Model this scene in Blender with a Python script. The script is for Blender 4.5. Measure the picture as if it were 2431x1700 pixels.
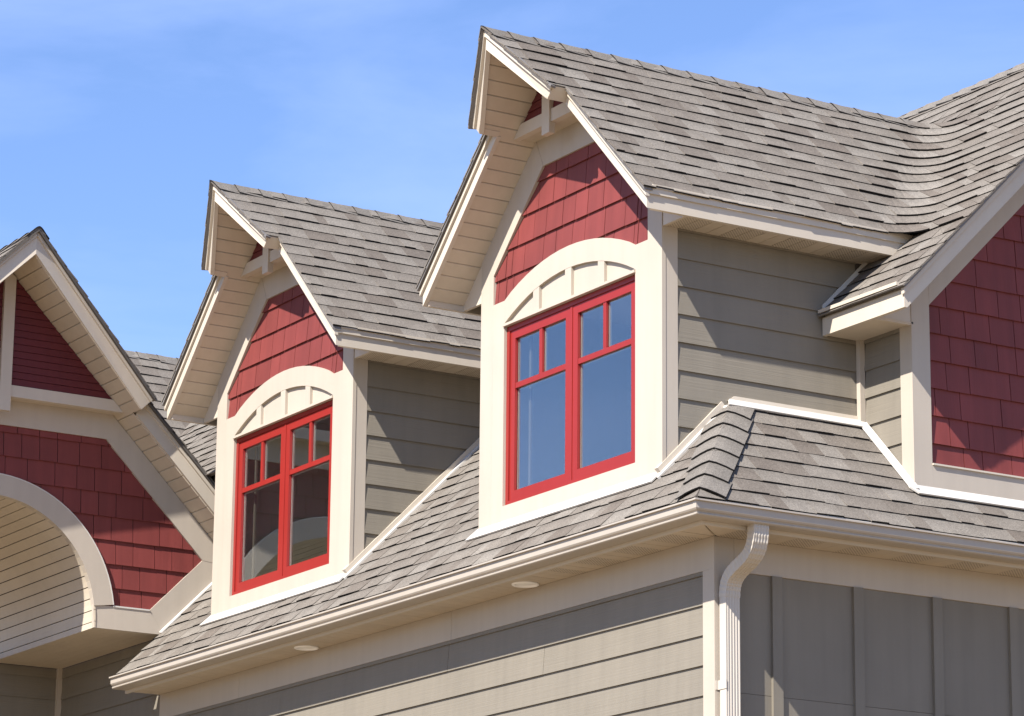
import bpy, math, random
from mathutils import Vector, Matrix

for o in list(bpy.data.objects):
    bpy.data.objects.remove(o)
scene = bpy.context.scene
ZO = 5.65                      # height of the gutter lip above the ground

# ------------------------------------------------------------------ camera
HEAD, PITCH, ROLL = math.radians(148.577), math.radians(14.515), math.radians(0.572)
F = Vector((math.cos(HEAD)*math.cos(PITCH), math.sin(HEAD)*math.cos(PITCH), math.sin(PITCH)))
R0 = Vector((math.sin(HEAD), -math.cos(HEAD), 0)); U0 = R0.cross(F)
Rr = R0*math.cos(ROLL)+U0*math.sin(ROLL); Uu = -R0*math.sin(ROLL)+U0*math.cos(ROLL)
CAM = Vector((15.905, -11.128, -4.047+ZO))
cd = bpy.data.cameras.new('camera'); cam = bpy.data.objects.new('camera', cd)
scene.collection.objects.link(cam)
M = Matrix((Rr, Uu, -F)).transposed().to_4x4(); M.translation = CAM
cam.matrix_world = M
cd.sensor_width = 36.0; cd.sensor_fit = 'HORIZONTAL'; cd.lens = 7930.88/2431*36.0
cd.clip_end = 5000
scene.camera = cam

# ------------------------------------------------------------------ sky, sun, exposure
SUNV = Vector((0.385, -1.0, 1.02)).normalized()          # towards the sun
sun_el = math.asin(SUNV.z); sun_az = math.atan2(SUNV.x, SUNV.y)
w = bpy.data.worlds.new('World'); scene.world = w; w.use_nodes = True
nt = w.node_tree; nt.nodes.clear()
out = nt.nodes.new('ShaderNodeOutputWorld'); bg = nt.nodes.new('ShaderNodeBackground')
sky = nt.nodes.new('ShaderNodeTexSky'); sky.sky_type = 'NISHITA'; sky.sun_disc = False
sky.sun_elevation = sun_el; sky.sun_rotation = sun_az
sky.air_density = 1.0; sky.dust_density = 0.0; sky.ozone_density = 2.5
tc = nt.nodes.new('ShaderNodeTexCoord'); mp = nt.nodes.new('ShaderNodeMapping')
mp.inputs['Scale'].default_value = (3.0, 3.0, 12.0); mp.inputs['Rotation'].default_value = (0.25, 0.1, 0.6)
no = nt.nodes.new('ShaderNodeTexNoise'); no.inputs['Scale'].default_value = 1.6; no.inputs['Detail'].default_value = 8; no.inputs['Roughness'].default_value = 0.56; no.inputs['Distortion'].default_value = 0.35
cr = nt.nodes.new('ShaderNodeValToRGB'); cr.color_ramp.elements[0].position = 0.42; cr.color_ramp.elements[1].position = 0.80
cr.color_ramp.elements[0].color = (0, 0, 0, 1); cr.color_ramp.elements[1].color = (0.40, 0.40, 0.40, 1)
mx = nt.nodes.new('ShaderNodeMixRGB'); mx.inputs['Color2'].default_value = (4.6, 5.4, 7.4, 1)
nt.links.new(tc.outputs['Generated'], mp.inputs['Vector']); nt.links.new(mp.outputs['Vector'], no.inputs['Vector'])
nt.links.new(no.outputs['Fac'], cr.inputs['Fac']); nt.links.new(cr.outputs['Color'], mx.inputs['Fac'])
nt.links.new(sky.outputs['Color'], mx.inputs['Color1']); tint = nt.nodes.new('ShaderNodeMixRGB'); tint.blend_type = 'MULTIPLY'; tint.inputs['Fac'].default_value = 1.0; tint.inputs['Color2'].default_value = (0.97, 1.035, 1.27, 1)
nt.links.new(mx.outputs['Color'], tint.inputs['Color1']); nt.links.new(tint.outputs['Color'], bg.inputs['Color'])
bg.inputs['Strength'].default_value = 0.078
nt.links.new(bg.outputs['Background'], out.inputs['Surface'])
sl = bpy.data.lights.new('sun', 'SUN'); sl.energy = 5.0; sl.angle = math.radians(0.53); sl.color = (1.0, 0.955, 0.89)
so = bpy.data.objects.new('sun', sl); scene.collection.objects.link(so)
so.rotation_euler = SUNV.to_track_quat('Z', 'Y').to_euler(); so.location = (20, -30, 40)
vs = scene.view_settings; vs.view_transform = 'Standard'; vs.look = 'None'; vs.exposure = 1.15; vs.gamma = 1.0; vs.use_curve_mapping = False
scene.render.engine = 'CYCLES'

# ------------------------------------------------------------------ materials
def newmat(name):
    m = bpy.data.materials.new(name); m.use_nodes = True
    n = m.node_tree.nodes; b = n['Principled BSDF']; return m, m.node_tree, b
def paint(name, col, rough=0.55, grain=0.0, mottle=0.05, along='X', scale=1.0):
    m, t, b = newmat(name); n = t.nodes; l = t.links
    co = n.new('ShaderNodeTexCoord')
    nz = n.new('ShaderNodeTexNoise'); nz.inputs['Scale'].default_value = 2.2*scale; nz.inputs['Detail'].default_value = 6
    l.new(co.outputs['Object'], nz.inputs['Vector'])
    mr = n.new('ShaderNodeMapRange'); mr.inputs['To Min'].default_value = 1-mottle; mr.inputs['To Max'].default_value = 1+mottle
    mr.inputs['From Min'].default_value = 0.3; mr.inputs['From Max'].default_value = 0.7
    l.new(nz.outputs['Fac'], mr.inputs['Value'])
    oi = n.new('ShaderNodeObjectInfo'); mr2 = n.new('ShaderNodeMapRange'); mr2.inputs['To Min'].default_value = 1-mottle*0.8; mr2.inputs['To Max'].default_value = 1+mottle*0.8
    l.new(oi.outputs['Random'], mr2.inputs['Value'])
    mu = n.new('ShaderNodeMath'); mu.operation = 'MULTIPLY'; l.new(mr.outputs[0], mu.inputs[0]); l.new(mr2.outputs[0], mu.inputs[1])
    ms = n.new('ShaderNodeMapping'); ms.inputs['Scale'].default_value = (14, 14, 0.9); l.new(co.outputs['Object'], ms.inputs['Vector'])
    ns = n.new('ShaderNodeTexNoise'); ns.inputs['Scale'].default_value = 1.0; ns.inputs['Detail'].default_value = 5; l.new(ms.outputs['Vector'], ns.inputs['Vector'])
    m3 = n.new('ShaderNodeMapRange'); m3.inputs['From Min'].default_value = 0.3; m3.inputs['From Max'].default_value = 0.62; m3.inputs['To Min'].default_value = 1-mottle*1.3; m3.inputs['To Max'].default_value = 1+mottle*0.2
    l.new(ns.outputs['Fac'], m3.inputs['Value']); mu3 = n.new('ShaderNodeMath'); mu3.operation = 'MULTIPLY'; l.new(mu.outputs[0], mu3.inputs[0]); l.new(m3.outputs[0], mu3.inputs[1])
    vm = n.new('ShaderNodeVectorMath'); vm.operation = 'SCALE'; vm.inputs[0].default_value = col
    l.new(mu3.outputs[0], vm.inputs['Scale']); l.new(vm.outputs[0], b.inputs['Base Color'])
    b.inputs['Roughness'].default_value = rough; b.inputs['Specular IOR Level'].default_value = 0.35
    if grain > 0:
        mp = n.new('ShaderNodeMapping'); s = {'X': (1.5, 60, 110), 'Y': (60, 1.5, 110), 'Z': (60, 60, 3)}[along]
        mp.inputs['Scale'].default_value = s; l.new(co.outputs['Object'], mp.inputs['Vector'])
        gz = n.new('ShaderNodeTexNoise'); gz.inputs['Scale'].default_value = 1.0; gz.inputs['Detail'].default_value = 4; gz.inputs['Distortion'].default_value = 0.6
        l.new(mp.outputs['Vector'], gz.inputs['Vector'])
        bp = n.new('ShaderNodeBump'); bp.inputs['Strength'].default_value = grain; bp.inputs['Distance'].default_value = 0.004
        l.new(gz.outputs['Fac'], bp.inputs['Height']); l.new(bp.outputs['Normal'], b.inputs['Normal'])
    return m
def flat(name, col, rough=0.6, metal=0.0, spec=0.3):
    m, t, b = newmat(name); b.inputs['Base Color'].default_value = (*col, 1); b.inputs['Roughness'].default_value = rough
    b.inputs['Metallic'].default_value = metal; b.inputs['Specular IOR Level'].default_value = spec; return m

CREAM = paint('cream_paint', (0.400, 0.347, 0.284), 0.5, 0.10, 0.03, 'Z')
TRIM = paint('beige_metal_trim', (0.480, 0.420, 0.340), 0.42, 0.0, 0.02)
SOFF = paint('beige_soffit', (0.470, 0.400, 0.310), 0.5, 0.0, 0.04)
GUTT = paint('gutter_enamel', (0.360, 0.315, 0.262), 0.35, 0.0, 0.025)
WHITE = paint('white_metal', (0.500, 0.472, 0.430), 0.35, 0.0, 0.02)
RED = paint('red_shingle_paint', (0.162, 0.032, 0.028), 0.6, 0.22, 0.10, 'Z')
REDB = paint('red_board_paint', (0.105, 0.015, 0.017), 0.55, 0.08, 0.05, 'X')
SASH = paint('red_window_enamel', (0.235, 0.018, 0.014), 0.38, 0.0, 0.03)
CLAPX = paint('greige_siding_x', (0.180, 0.158, 0.125), 0.6, 0.45, 0.05, 'X')
CLAPY = paint('greige_siding_y', (0.188, 0.165, 0.129), 0.6, 0.45, 0.05, 'Y')
PANEL = paint('grey_panel', (0.176, 0.155, 0.122), 0.6, 0.12, 0.05, 'Z')
DARK = flat('asphalt_cut_edge', (0.018, 0.017, 0.017), 0.9, 0, 0.1)
GAP = flat('dark_gap', (0.05, 0.045, 0.04), 0.9, 0, 0.1)
SHEATH = flat('sheathing', (0.10, 0.09, 0.08), 0.9, 0, 0.1)
SPOUT = paint('downspout_enamel', (0.45, 0.405, 0.345), 0.4, 0.0, 0.03)
ROOM = flat('unlit_room', (0.40, 0.40, 0.36), 0.9, 0, 0.1)
SPACER = flat('window_spacer', (0.45, 0.45, 0.43), 0.5)
LAMP = flat('lamp_lens', (0.85, 0.85, 0.83), 0.3); RINGM = flat('lamp_ring', (0.88, 0.88, 0.87), 0.35)
GREYRAKE = flat('grey_drip_edge', (0.16, 0.15, 0.145), 0.7, 0, 0.2)

def vent_mat():
    m, t, b = newmat('perforated_soffit'); n = t.nodes; l = t.links
    co = n.new('ShaderNodeTexCoord'); mp = n.new('ShaderNodeMapping'); mp.inputs['Scale'].default_value = (62, 62, 62); mp.inputs['Rotation'].default_value = (0, 0, math.radians(45))
    l.new(co.outputs['Object'], mp.inputs['Vector'])
    fr = n.new('ShaderNodeVectorMath'); fr.operation = 'FRACTION'; l.new(mp.outputs['Vector'], fr.inputs[0])
    sb = n.new('ShaderNodeVectorMath'); sb.operation = 'SUBTRACT'; sb.inputs[1].default_value = (0.5, 0.5, 0); l.new(fr.outputs[0], sb.inputs[0])
    sp = n.new('ShaderNodeSeparateXYZ'); l.new(sb.outputs[0], sp.inputs[0])
    cb = n.new('ShaderNodeCombineXYZ'); l.new(sp.outputs[0], cb.inputs[0]); l.new(sp.outputs[1], cb.inputs[1])
    ln = n.new('ShaderNodeVectorMath'); ln.operation = 'LENGTH'; l.new(cb.outputs[0], ln.inputs[0])
    lt = n.new('ShaderNodeMath'); lt.operation = 'LESS_THAN'; lt.inputs[1].default_value = 0.27; l.new(ln.outputs['Value'], lt.inputs[0])
    mi = n.new('ShaderNodeMixRGB'); mi.inputs['Color1'].default_value = (0.47, 0.40, 0.31, 1); mi.inputs['Color2'].default_value = (0.10, 0.08, 0.06, 1)
    l.new(lt.outputs[0], mi.inputs['Fac']); l.new(mi.outputs[0], b.inputs['Base Color']); b.inputs['Roughness'].default_value = 0.5
    return m
VENT = vent_mat()

def shingle_mat(name, cols, gran=1.0):
    m, t, b = newmat(name); n = t.nodes; l = t.links
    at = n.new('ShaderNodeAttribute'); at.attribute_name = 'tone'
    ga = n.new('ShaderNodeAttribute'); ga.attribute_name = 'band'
    cr = n.new('ShaderNodeValToRGB'); e = cr.color_ramp.elements
    e[0].position = 0.0; e[0].color = (*cols[0], 1); e[1].position = 1.0; e[1].color = (*cols[-1], 1)
    for i, c in enumerate(cols[1:-1]):
        k = e.new((i+1)/(len(cols)-1)); k.color = (*c, 1)
    l.new(at.outputs['Fac'], cr.inputs['Fac'])
    co = n.new('ShaderNodeTexCoord')
    n1 = n.new('ShaderNodeTexNoise'); n1.inputs['Scale'].default_value = 130; n1.inputs['Detail'].default_value = 3
    n2 = n.new('ShaderNodeTexNoise'); n2.inputs['Scale'].default_value = 9; n2.inputs['Detail'].default_value = 5
    n3 = n.new('ShaderNodeTexVoronoi'); n3.inputs['Scale'].default_value = 170
    for k in (n1, n2, n3): l.new(co.outputs['Object'], k.inputs['Vector'])
    def rng(src, lo, hi, f0=0.25, f1=0.75):
        r = n.new('ShaderNodeMapRange'); r.inputs['From Min'].default_value = f0; r.inputs['From Max'].default_value = f1
        r.inputs['To Min'].default_value = lo; r.inputs['To Max'].default_value = hi; l.new(src, r.inputs['Value']); return r.outputs[0]
    a = rng(n1.outputs['Fac'], 1-0.24*gran, 1+0.24*gran); c = rng(n2.outputs['Fac'], 0.90, 1.10)
    sx = n.new('ShaderNodeSeparateXYZ'); l.new(n3.outputs['Color'], sx.inputs[0]); d = rng(sx.outputs[0], 1-0.2*gran, 1+0.2*gran, 0, 1)
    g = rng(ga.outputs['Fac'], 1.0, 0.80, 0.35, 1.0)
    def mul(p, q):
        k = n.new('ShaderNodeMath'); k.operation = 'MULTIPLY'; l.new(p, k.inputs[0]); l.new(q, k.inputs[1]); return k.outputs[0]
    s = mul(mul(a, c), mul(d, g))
    vm = n.new('ShaderNodeVectorMath'); vm.operation = 'SCALE'; l.new(cr.outputs['Color'], vm.inputs[0]); l.new(s, vm.inputs['Scale'])
    l.new(vm.outputs[0], b.inputs['Base Color']); b.inputs['Roughness'].default_value = 0.92; b.inputs['Specular IOR Level'].default_value = 0.15
    bp = n.new('ShaderNodeBump'); bp.inputs['Strength'].default_value = 0.5; bp.inputs['Distance'].default_value = 0.003
    l.new(n1.outputs['Fac'], bp.inputs['Height']); l.new(bp.outputs['Normal'], b.inputs['Normal'])
    return m
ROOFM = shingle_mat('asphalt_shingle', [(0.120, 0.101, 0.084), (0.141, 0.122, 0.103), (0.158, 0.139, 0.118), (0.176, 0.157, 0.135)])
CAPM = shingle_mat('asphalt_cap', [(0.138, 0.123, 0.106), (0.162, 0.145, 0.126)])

def glass_mat():
    m, t, b = newmat('window_glass'); n = t.nodes; l = t.links; n.remove(b)
    o = n['Material Output']; mi = n.new('ShaderNodeMixShader'); tr = n.new('ShaderNodeBsdfTransparent'); gl = n.new('ShaderNodeBsdfGlossy')
    tr.inputs['Color'].default_value = (0.85, 0.88, 0.86, 1); gl.inputs['Roughness'].default_value = 0.0; gl.inputs['Color'].default_value = (0.92, 0.95, 1.0, 1)
    lw = n.new('ShaderNodeLayerWeight'); pw = n.new('ShaderNodeMath'); pw.operation = 'POWER'; pw.inputs[1].default_value = 4.0; l.new(lw.outputs['Facing'], pw.inputs[0])
    fr = n.new('ShaderNodeMapRange'); fr.inputs['To Min'].default_value = 0.17; fr.inputs['To Max'].default_value = 1.0; l.new(pw.outputs[0], fr.inputs['Value'])
    co = n.new('ShaderNodeTexCoord'); nz = n.new('ShaderNodeTexNoise'); nz.inputs['Scale'].default_value = 1.3
    l.new(co.outputs['Object'], nz.inputs['Vector']); bp = n.new('ShaderNodeBump'); bp.inputs['Strength'].default_value = 0.04; bp.inputs['Distance'].default_value = 0.02
    l.new(nz.outputs['Fac'], bp.inputs['Height']); l.new(bp.outputs['Normal'], gl.inputs['Normal'])
    l.new(fr.outputs[0], mi.inputs[0]); l.new(tr.outputs[0], mi.inputs[1]); l.new(gl.outputs[0], mi.inputs[2]); l.new(mi.outputs[0], o.inputs['Surface'])
    return m
GLASS = glass_mat()

# ------------------------------------------------------------------ helpers
def link(o): scene.collection.objects.link(o)
def thing(name, loc, label, cat, group=None):
    e = bpy.data.objects.new(name, None); e.location = (loc[0], loc[1], loc[2]+ZO); e.empty_display_size = 0.3
    link(e); e['label'] = label; e['category'] = cat
    if group: e['group'] = group
    e['_base'] = 0; del e['_base']
    return e
def world_loc(o):
    v = Vector(o.location)
    return v
class MB:
    def __init__(s): s.v = []; s.f = []; s.m = []; s.tone = []; s.band = []
    def vert(s, p, band=0.0): s.v.append((p[0], p[1], p[2]+ZO)); s.band.append(band); return len(s.v)-1
    def face(s, ids, mat=0, tone=0.5): s.f.append(ids); s.m.append(mat); s.tone.append(tone)
    def prism(s, top, bot, mt=0, ms=0, tone=0.5, bands=None, closed=True):
        n = len(top); bands = bands or [0.0]*n
        a = [s.vert(p, bands[i]) for i, p in enumerate(top)]; b = [s.vert(p, bands[i]) for i, p in enumerate(bot)]
        s.face(a, mt, tone)
        if closed: s.face(b[::-1], ms, tone)
        for i in range(n):
            j = (i+1) % n; s.face([a[j], a[i], b[i], b[j]], ms, tone)
    def extr(s, pts, vec, mt=0):
        s.prism(pts, [(p[0]+vec[0], p[1]+vec[1], p[2]+vec[2]) for p in pts], mt, mt)
    def box(s, x0, x1, y0, y1, z0, z1, fr=None, mt=0):
        fr = fr or (lambda x, y, z: (x, y, z))
        s.prism([fr(x0, y0, z1), fr(x1, y0, z1), fr(x1, y1, z1), fr(x0, y1, z1)], [fr(x0, y0, z0), fr(x1, y0, z0), fr(x1, y1, z0), fr(x0, y1, z0)], mt, mt)
    def sweep(s, sections, mt=0, cap=True):
        # sections: list of equal-length rings (closed profiles)
        k = len(sections[0]); ids = [[s.vert(p) for p in r] for r in sections]
        for a, b in zip(ids[:-1], ids[1:]):
            for i in range(k):
                j = (i+1) % k; s.face([a[i], a[j], b[j], b[i]], mt)
        if cap: s.face(ids[0][::-1], mt); s.face(ids[-1], mt)
    def build(s, name, mats, parent=None, kind=None, label=None, smooth=False):
        me = bpy.data.meshes.new(name); me.from_pydata(s.v, [], s.f)
        if not isinstance(mats, (list, tuple)): mats = [mats]
        for m in mats: me.materials.append(m)
        me.polygons.foreach_set('material_index', s.m)
        if ROOFM in mats or CAPM in mats:
            a = me.attributes.new('tone', 'FLOAT', 'FACE'); a.data.foreach_set('value', s.tone)
            b = me.attributes.new('band', 'FLOAT', 'POINT'); b.data.foreach_set('value', s.band)
        if smooth: me.polygons.foreach_set('use_smooth', [True]*len(me.polygons))
        me.update()
        o = bpy.data.objects.new(name, me); link(o)
        if parent is not None:
            o.parent = parent; root = Vector((0, 0, 0)); q = parent
            chain = []
            while q is not None: chain.append(q); q = q.parent
            top = chain[-1]
            if len(chain) == 1: o.matrix_parent_inverse = Matrix.Translation(-Vector(top.location))
        if kind: o['kind'] = kind
        if label: o['label'] = label
        return o
    def merge(s, t):
        k = len(s.v); s.v += t.v; s.band += t.band; s.f += [[i+k for i in f] for f in t.f]; s.m += t.m; s.tone += t.tone

def clip(poly, hps):
    for a, b, c in hps:
        res = []; n = len(poly)
        for i in range(n):
            p, q = poly[i], poly[(i+1) % n]; dp = a*p[0]+b*p[1]-c; dq = a*q[0]+b*q[1]-c
            if dp <= 1e-9: res.append(p)
            if (dp < -1e-9 and dq > 1e-9) or (dp > 1e-9 and dq < -1e-9):
                t = dp/(dp-dq); res.append((p[0]+(q[0]-p[0])*t, p[1]+(q[1]-p[1])*t))
        poly = res
        if len(poly) < 3: return []
    # drop slivers
    ar = 0
    for i in range(len(poly)):
        p, q = poly[i], poly[(i+1) % len(poly)]; ar += p[0]*q[1]-p[1]*q[0]
    return poly if abs(ar) > 6e-4 else []
def convex_hps(pts):
    # half planes of a convex polygon (any orientation)
    ar = sum(pts[i][0]*pts[(i+1) % len(pts)][1]-pts[i][1]*pts[(i+1) % len(pts)][0] for i in range(len(pts)))
    if ar < 0: pts = pts[::-1]
    r = []
    for i in range(len(pts)):
        p, q = pts[i], pts[(i+1) % len(pts)]; a, b = q[1]-p[1], -(q[0]-p[0]); r.append((a, b, a*p[0]+b*p[1]))
    return r
def planef(O, U, V, N):
    O, U, V, N = map(Vector, (O, U, V, N)); U.normalize(); V.normalize(); N.normalize()
    return lambda u, v, h: O+U*u+V*v+N*h

EXPO = 0.1415
def roof_tabs(mapf, regions, vb_list, u0, u1, rnd, slicer=None, t=(0.0075, 0.0115)):
    """laminated shingle tabs; returns list of MB (one per tab) with centre point"""
    res = []
    for k, vb in enumerate(vb_list):
        u = u0-rnd.random()*0.3; thick = rnd.random() < 0.5; ph = rnd.random()*6
        while u < u1:
            wd = rnd.choice((0.10, 0.13, 0.16, 0.20, 0.24, 0.29)) if thick else rnd.choice((0.09, 0.12, 0.16, 0.20, 0.26))
            a, b = u, u+wd; u += wd
            tt = (t[1] if thick else t[0])*(0.85+0.4*rnd.random()); dv = rnd.uniform(-0.004, 0.004)
            tone = min(1, max(0, rnd.gauss(0.60, 0.30) if not thick else rnd.gauss(0.42, 0.30)))
            vt = vb-EXPO-0.028; base = [(a+0.0003, vb+dv), (b-0.0003, vb+dv+rnd.uniform(-0.003, 0.003)), (b-0.0003, vt), (a+0.0003, vt)]
            thick_now = thick; thick = not thick if rnd.random() < 0.9 else thick
            mb = MB(); cen = None
            for reg in regions:
                pl = clip(base, reg)
                if not pl: continue
                parts = [pl]
                if slicer:
                    cuts = slicer(pl)
                    if cuts:
                        tt += rnd.random()*0.006
                        parts = []; lo = -1e9
                        for c in cuts+[1e9]:
                            q = clip(pl, [(1, 0, c), (-1, 0, -lo)]) ; lo = c
                            if q: parts.append(q)
                for q in parts:
                    def hh(p):
                        f = (p[1]-vt)/(vb-vt); wv = 0.0022*math.sin(p[0]*5.1+ph)+0.0012*math.sin(p[0]*13.7+ph*2)
                        return 0.002+f*(tt+wv*f)
                    top = [mapf(p[0], p[1], hh(p)) for p in q]; bot = [mapf(p[0], p[1], hh(p)-0.010) for p in q]
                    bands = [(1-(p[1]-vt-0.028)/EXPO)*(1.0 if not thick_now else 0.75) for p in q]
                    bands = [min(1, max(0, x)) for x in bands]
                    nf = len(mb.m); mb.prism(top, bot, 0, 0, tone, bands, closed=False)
                    for ii in range(len(q)):
                        if min(q[ii][1], q[(ii+1) % len(q)][1]) > vb-0.012: mb.m[nf+1+ii] = 1
                    if cen is None: cen = top[0]
            if mb.f: res.append((mb, cen))
    return res
def emit(tabs, parent, name='roof_shingle', cap=295, vis=None, mats=None):
    mats = mats or [ROOFM, DARK]
    if vis: tabs = sorted(tabs, key=lambda t: (not vis(t[1]), (Vector(t[1])-Vector((CAM.x, CAM.y, CAM.z-ZO))).length))
    else: tabs = sorted(tabs, key=lambda t: (Vector(t[1])-Vector((CAM.x, CAM.y, CAM.z-ZO))).length)
    n = 0; rest = MB()
    for mb, c in tabs:
        if n < cap and (vis is None or vis(c)): mb.build(name, mats, parent); n += 1
        else: rest.merge(mb)
    if rest.f: rest.build(name+'_field', mats, parent, kind='stuff')
    return n

def lap_rows(mapf, region_hps, rows, splits, name, mats, parent, hb, ht, depth=0.02, rnd=None, gap=0.0012):
    """lap boards / wall shingles: rows = list of (v_top, v_bottom), v grows downwards; splits(k) = list of u joints"""
    for k, (vt, vb) in enumerate(rows):
        us = splits(k)
        for a, b in zip(us[:-1], us[1:]):
            regs = region_hps if region_hps and isinstance(region_hps[0], list) else [region_hps]
            j = rnd.uniform(-0.0008, 0.0008) if rnd else 0; mb = MB(); jv = rnd.uniform(-0.0015, 0.0015) if gap > 0.002 else 0
            h = lambda p: ht+(hb-ht)*(p[1]-vt)/(vb-vt)+j
            for rg in regs:
                pl = clip([(a+gap, vb+jv), (b-gap, vb+jv), (b-gap, vt-0.012), (a+gap, vt-0.012)], rg)
                if pl: mb.prism([mapf(p[0], p[1], h(p)) for p in pl], [mapf(p[0], p[1], h(p)-depth) for p in pl])
            if mb.f: mb.build(name, mats, parent)
def splits_const(a, b): return lambda k: [a, b]
def splits_rand(a, b, ws, rnd):
    def f(k):
        u = a-rnd.random()*0.2; r = [u]
        while u < b: u += rnd.choice(ws); r.append(u)
        return r
    return f

# ------------------------------------------------------------------ measured sizes of the house (metres, z from the gutter lip)
G = 0.426; ROOFA = 0.40                         # roof A: z = y + ROOFA ; roof B: z = ROOFA - x
YD = -0.06; XC1, XC2 = -5.457, -1.533; HWD = 1.079; HWW = 0.781; WB, WT = 0.473, 1.695; ZB = 0.348
HWR = 0.922; RZ0, RZ1, RZT = 1.863, 2.068, 2.674; HWA = 0.791; ZCROWN = 2.050
ZR = 3.41; WE = 1.353; PL = 0.295; ZES = 1.919; CBD = 0.119
XR = XC2+HWD; YIN = 1.457; YH = 0.448; XG = 0.07; YEF = 1.16; MAIN = 0.385; YGC = 3.46
XL = -7.42; YLC = -1.515; ZLR = 3.24; ZS = -0.104; ZF = -0.297
S2 = math.sqrt(2)

# ------------------------------------------------------------------ ground
gm, t, b = newmat('concrete_and_soil'); nz = t.nodes.new('ShaderNodeTexNoise'); nz.inputs['Scale'].default_value = 0.25; nz.inputs['Detail'].default_value = 8
co = t.nodes.new('ShaderNodeTexCoord'); t.links.new(co.outputs['Object'], nz.inputs['Vector'])
cr = t.nodes.new('ShaderNodeValToRGB'); cr.color_ramp.elements[0].color = (0.190, 0.140, 0.084, 1); cr.color_ramp.elements[1].color = (0.285, 0.210, 0.128, 1)
t.links.new(nz.outputs['Fac'], cr.inputs['Fac']); t.links.new(cr.outputs['Color'], b.inputs['Base Color']); b.inputs['Roughness'].default_value = 0.95
g = MB(); S = 2500; g.face([g.vert((-S, -S, -ZO)), g.vert((S, -S, -ZO)), g.vert((S, S, -ZO)), g.vert((-S, S, -ZO))])
go = g.build('ground', gm); go['kind'] = 'structure'

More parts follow.
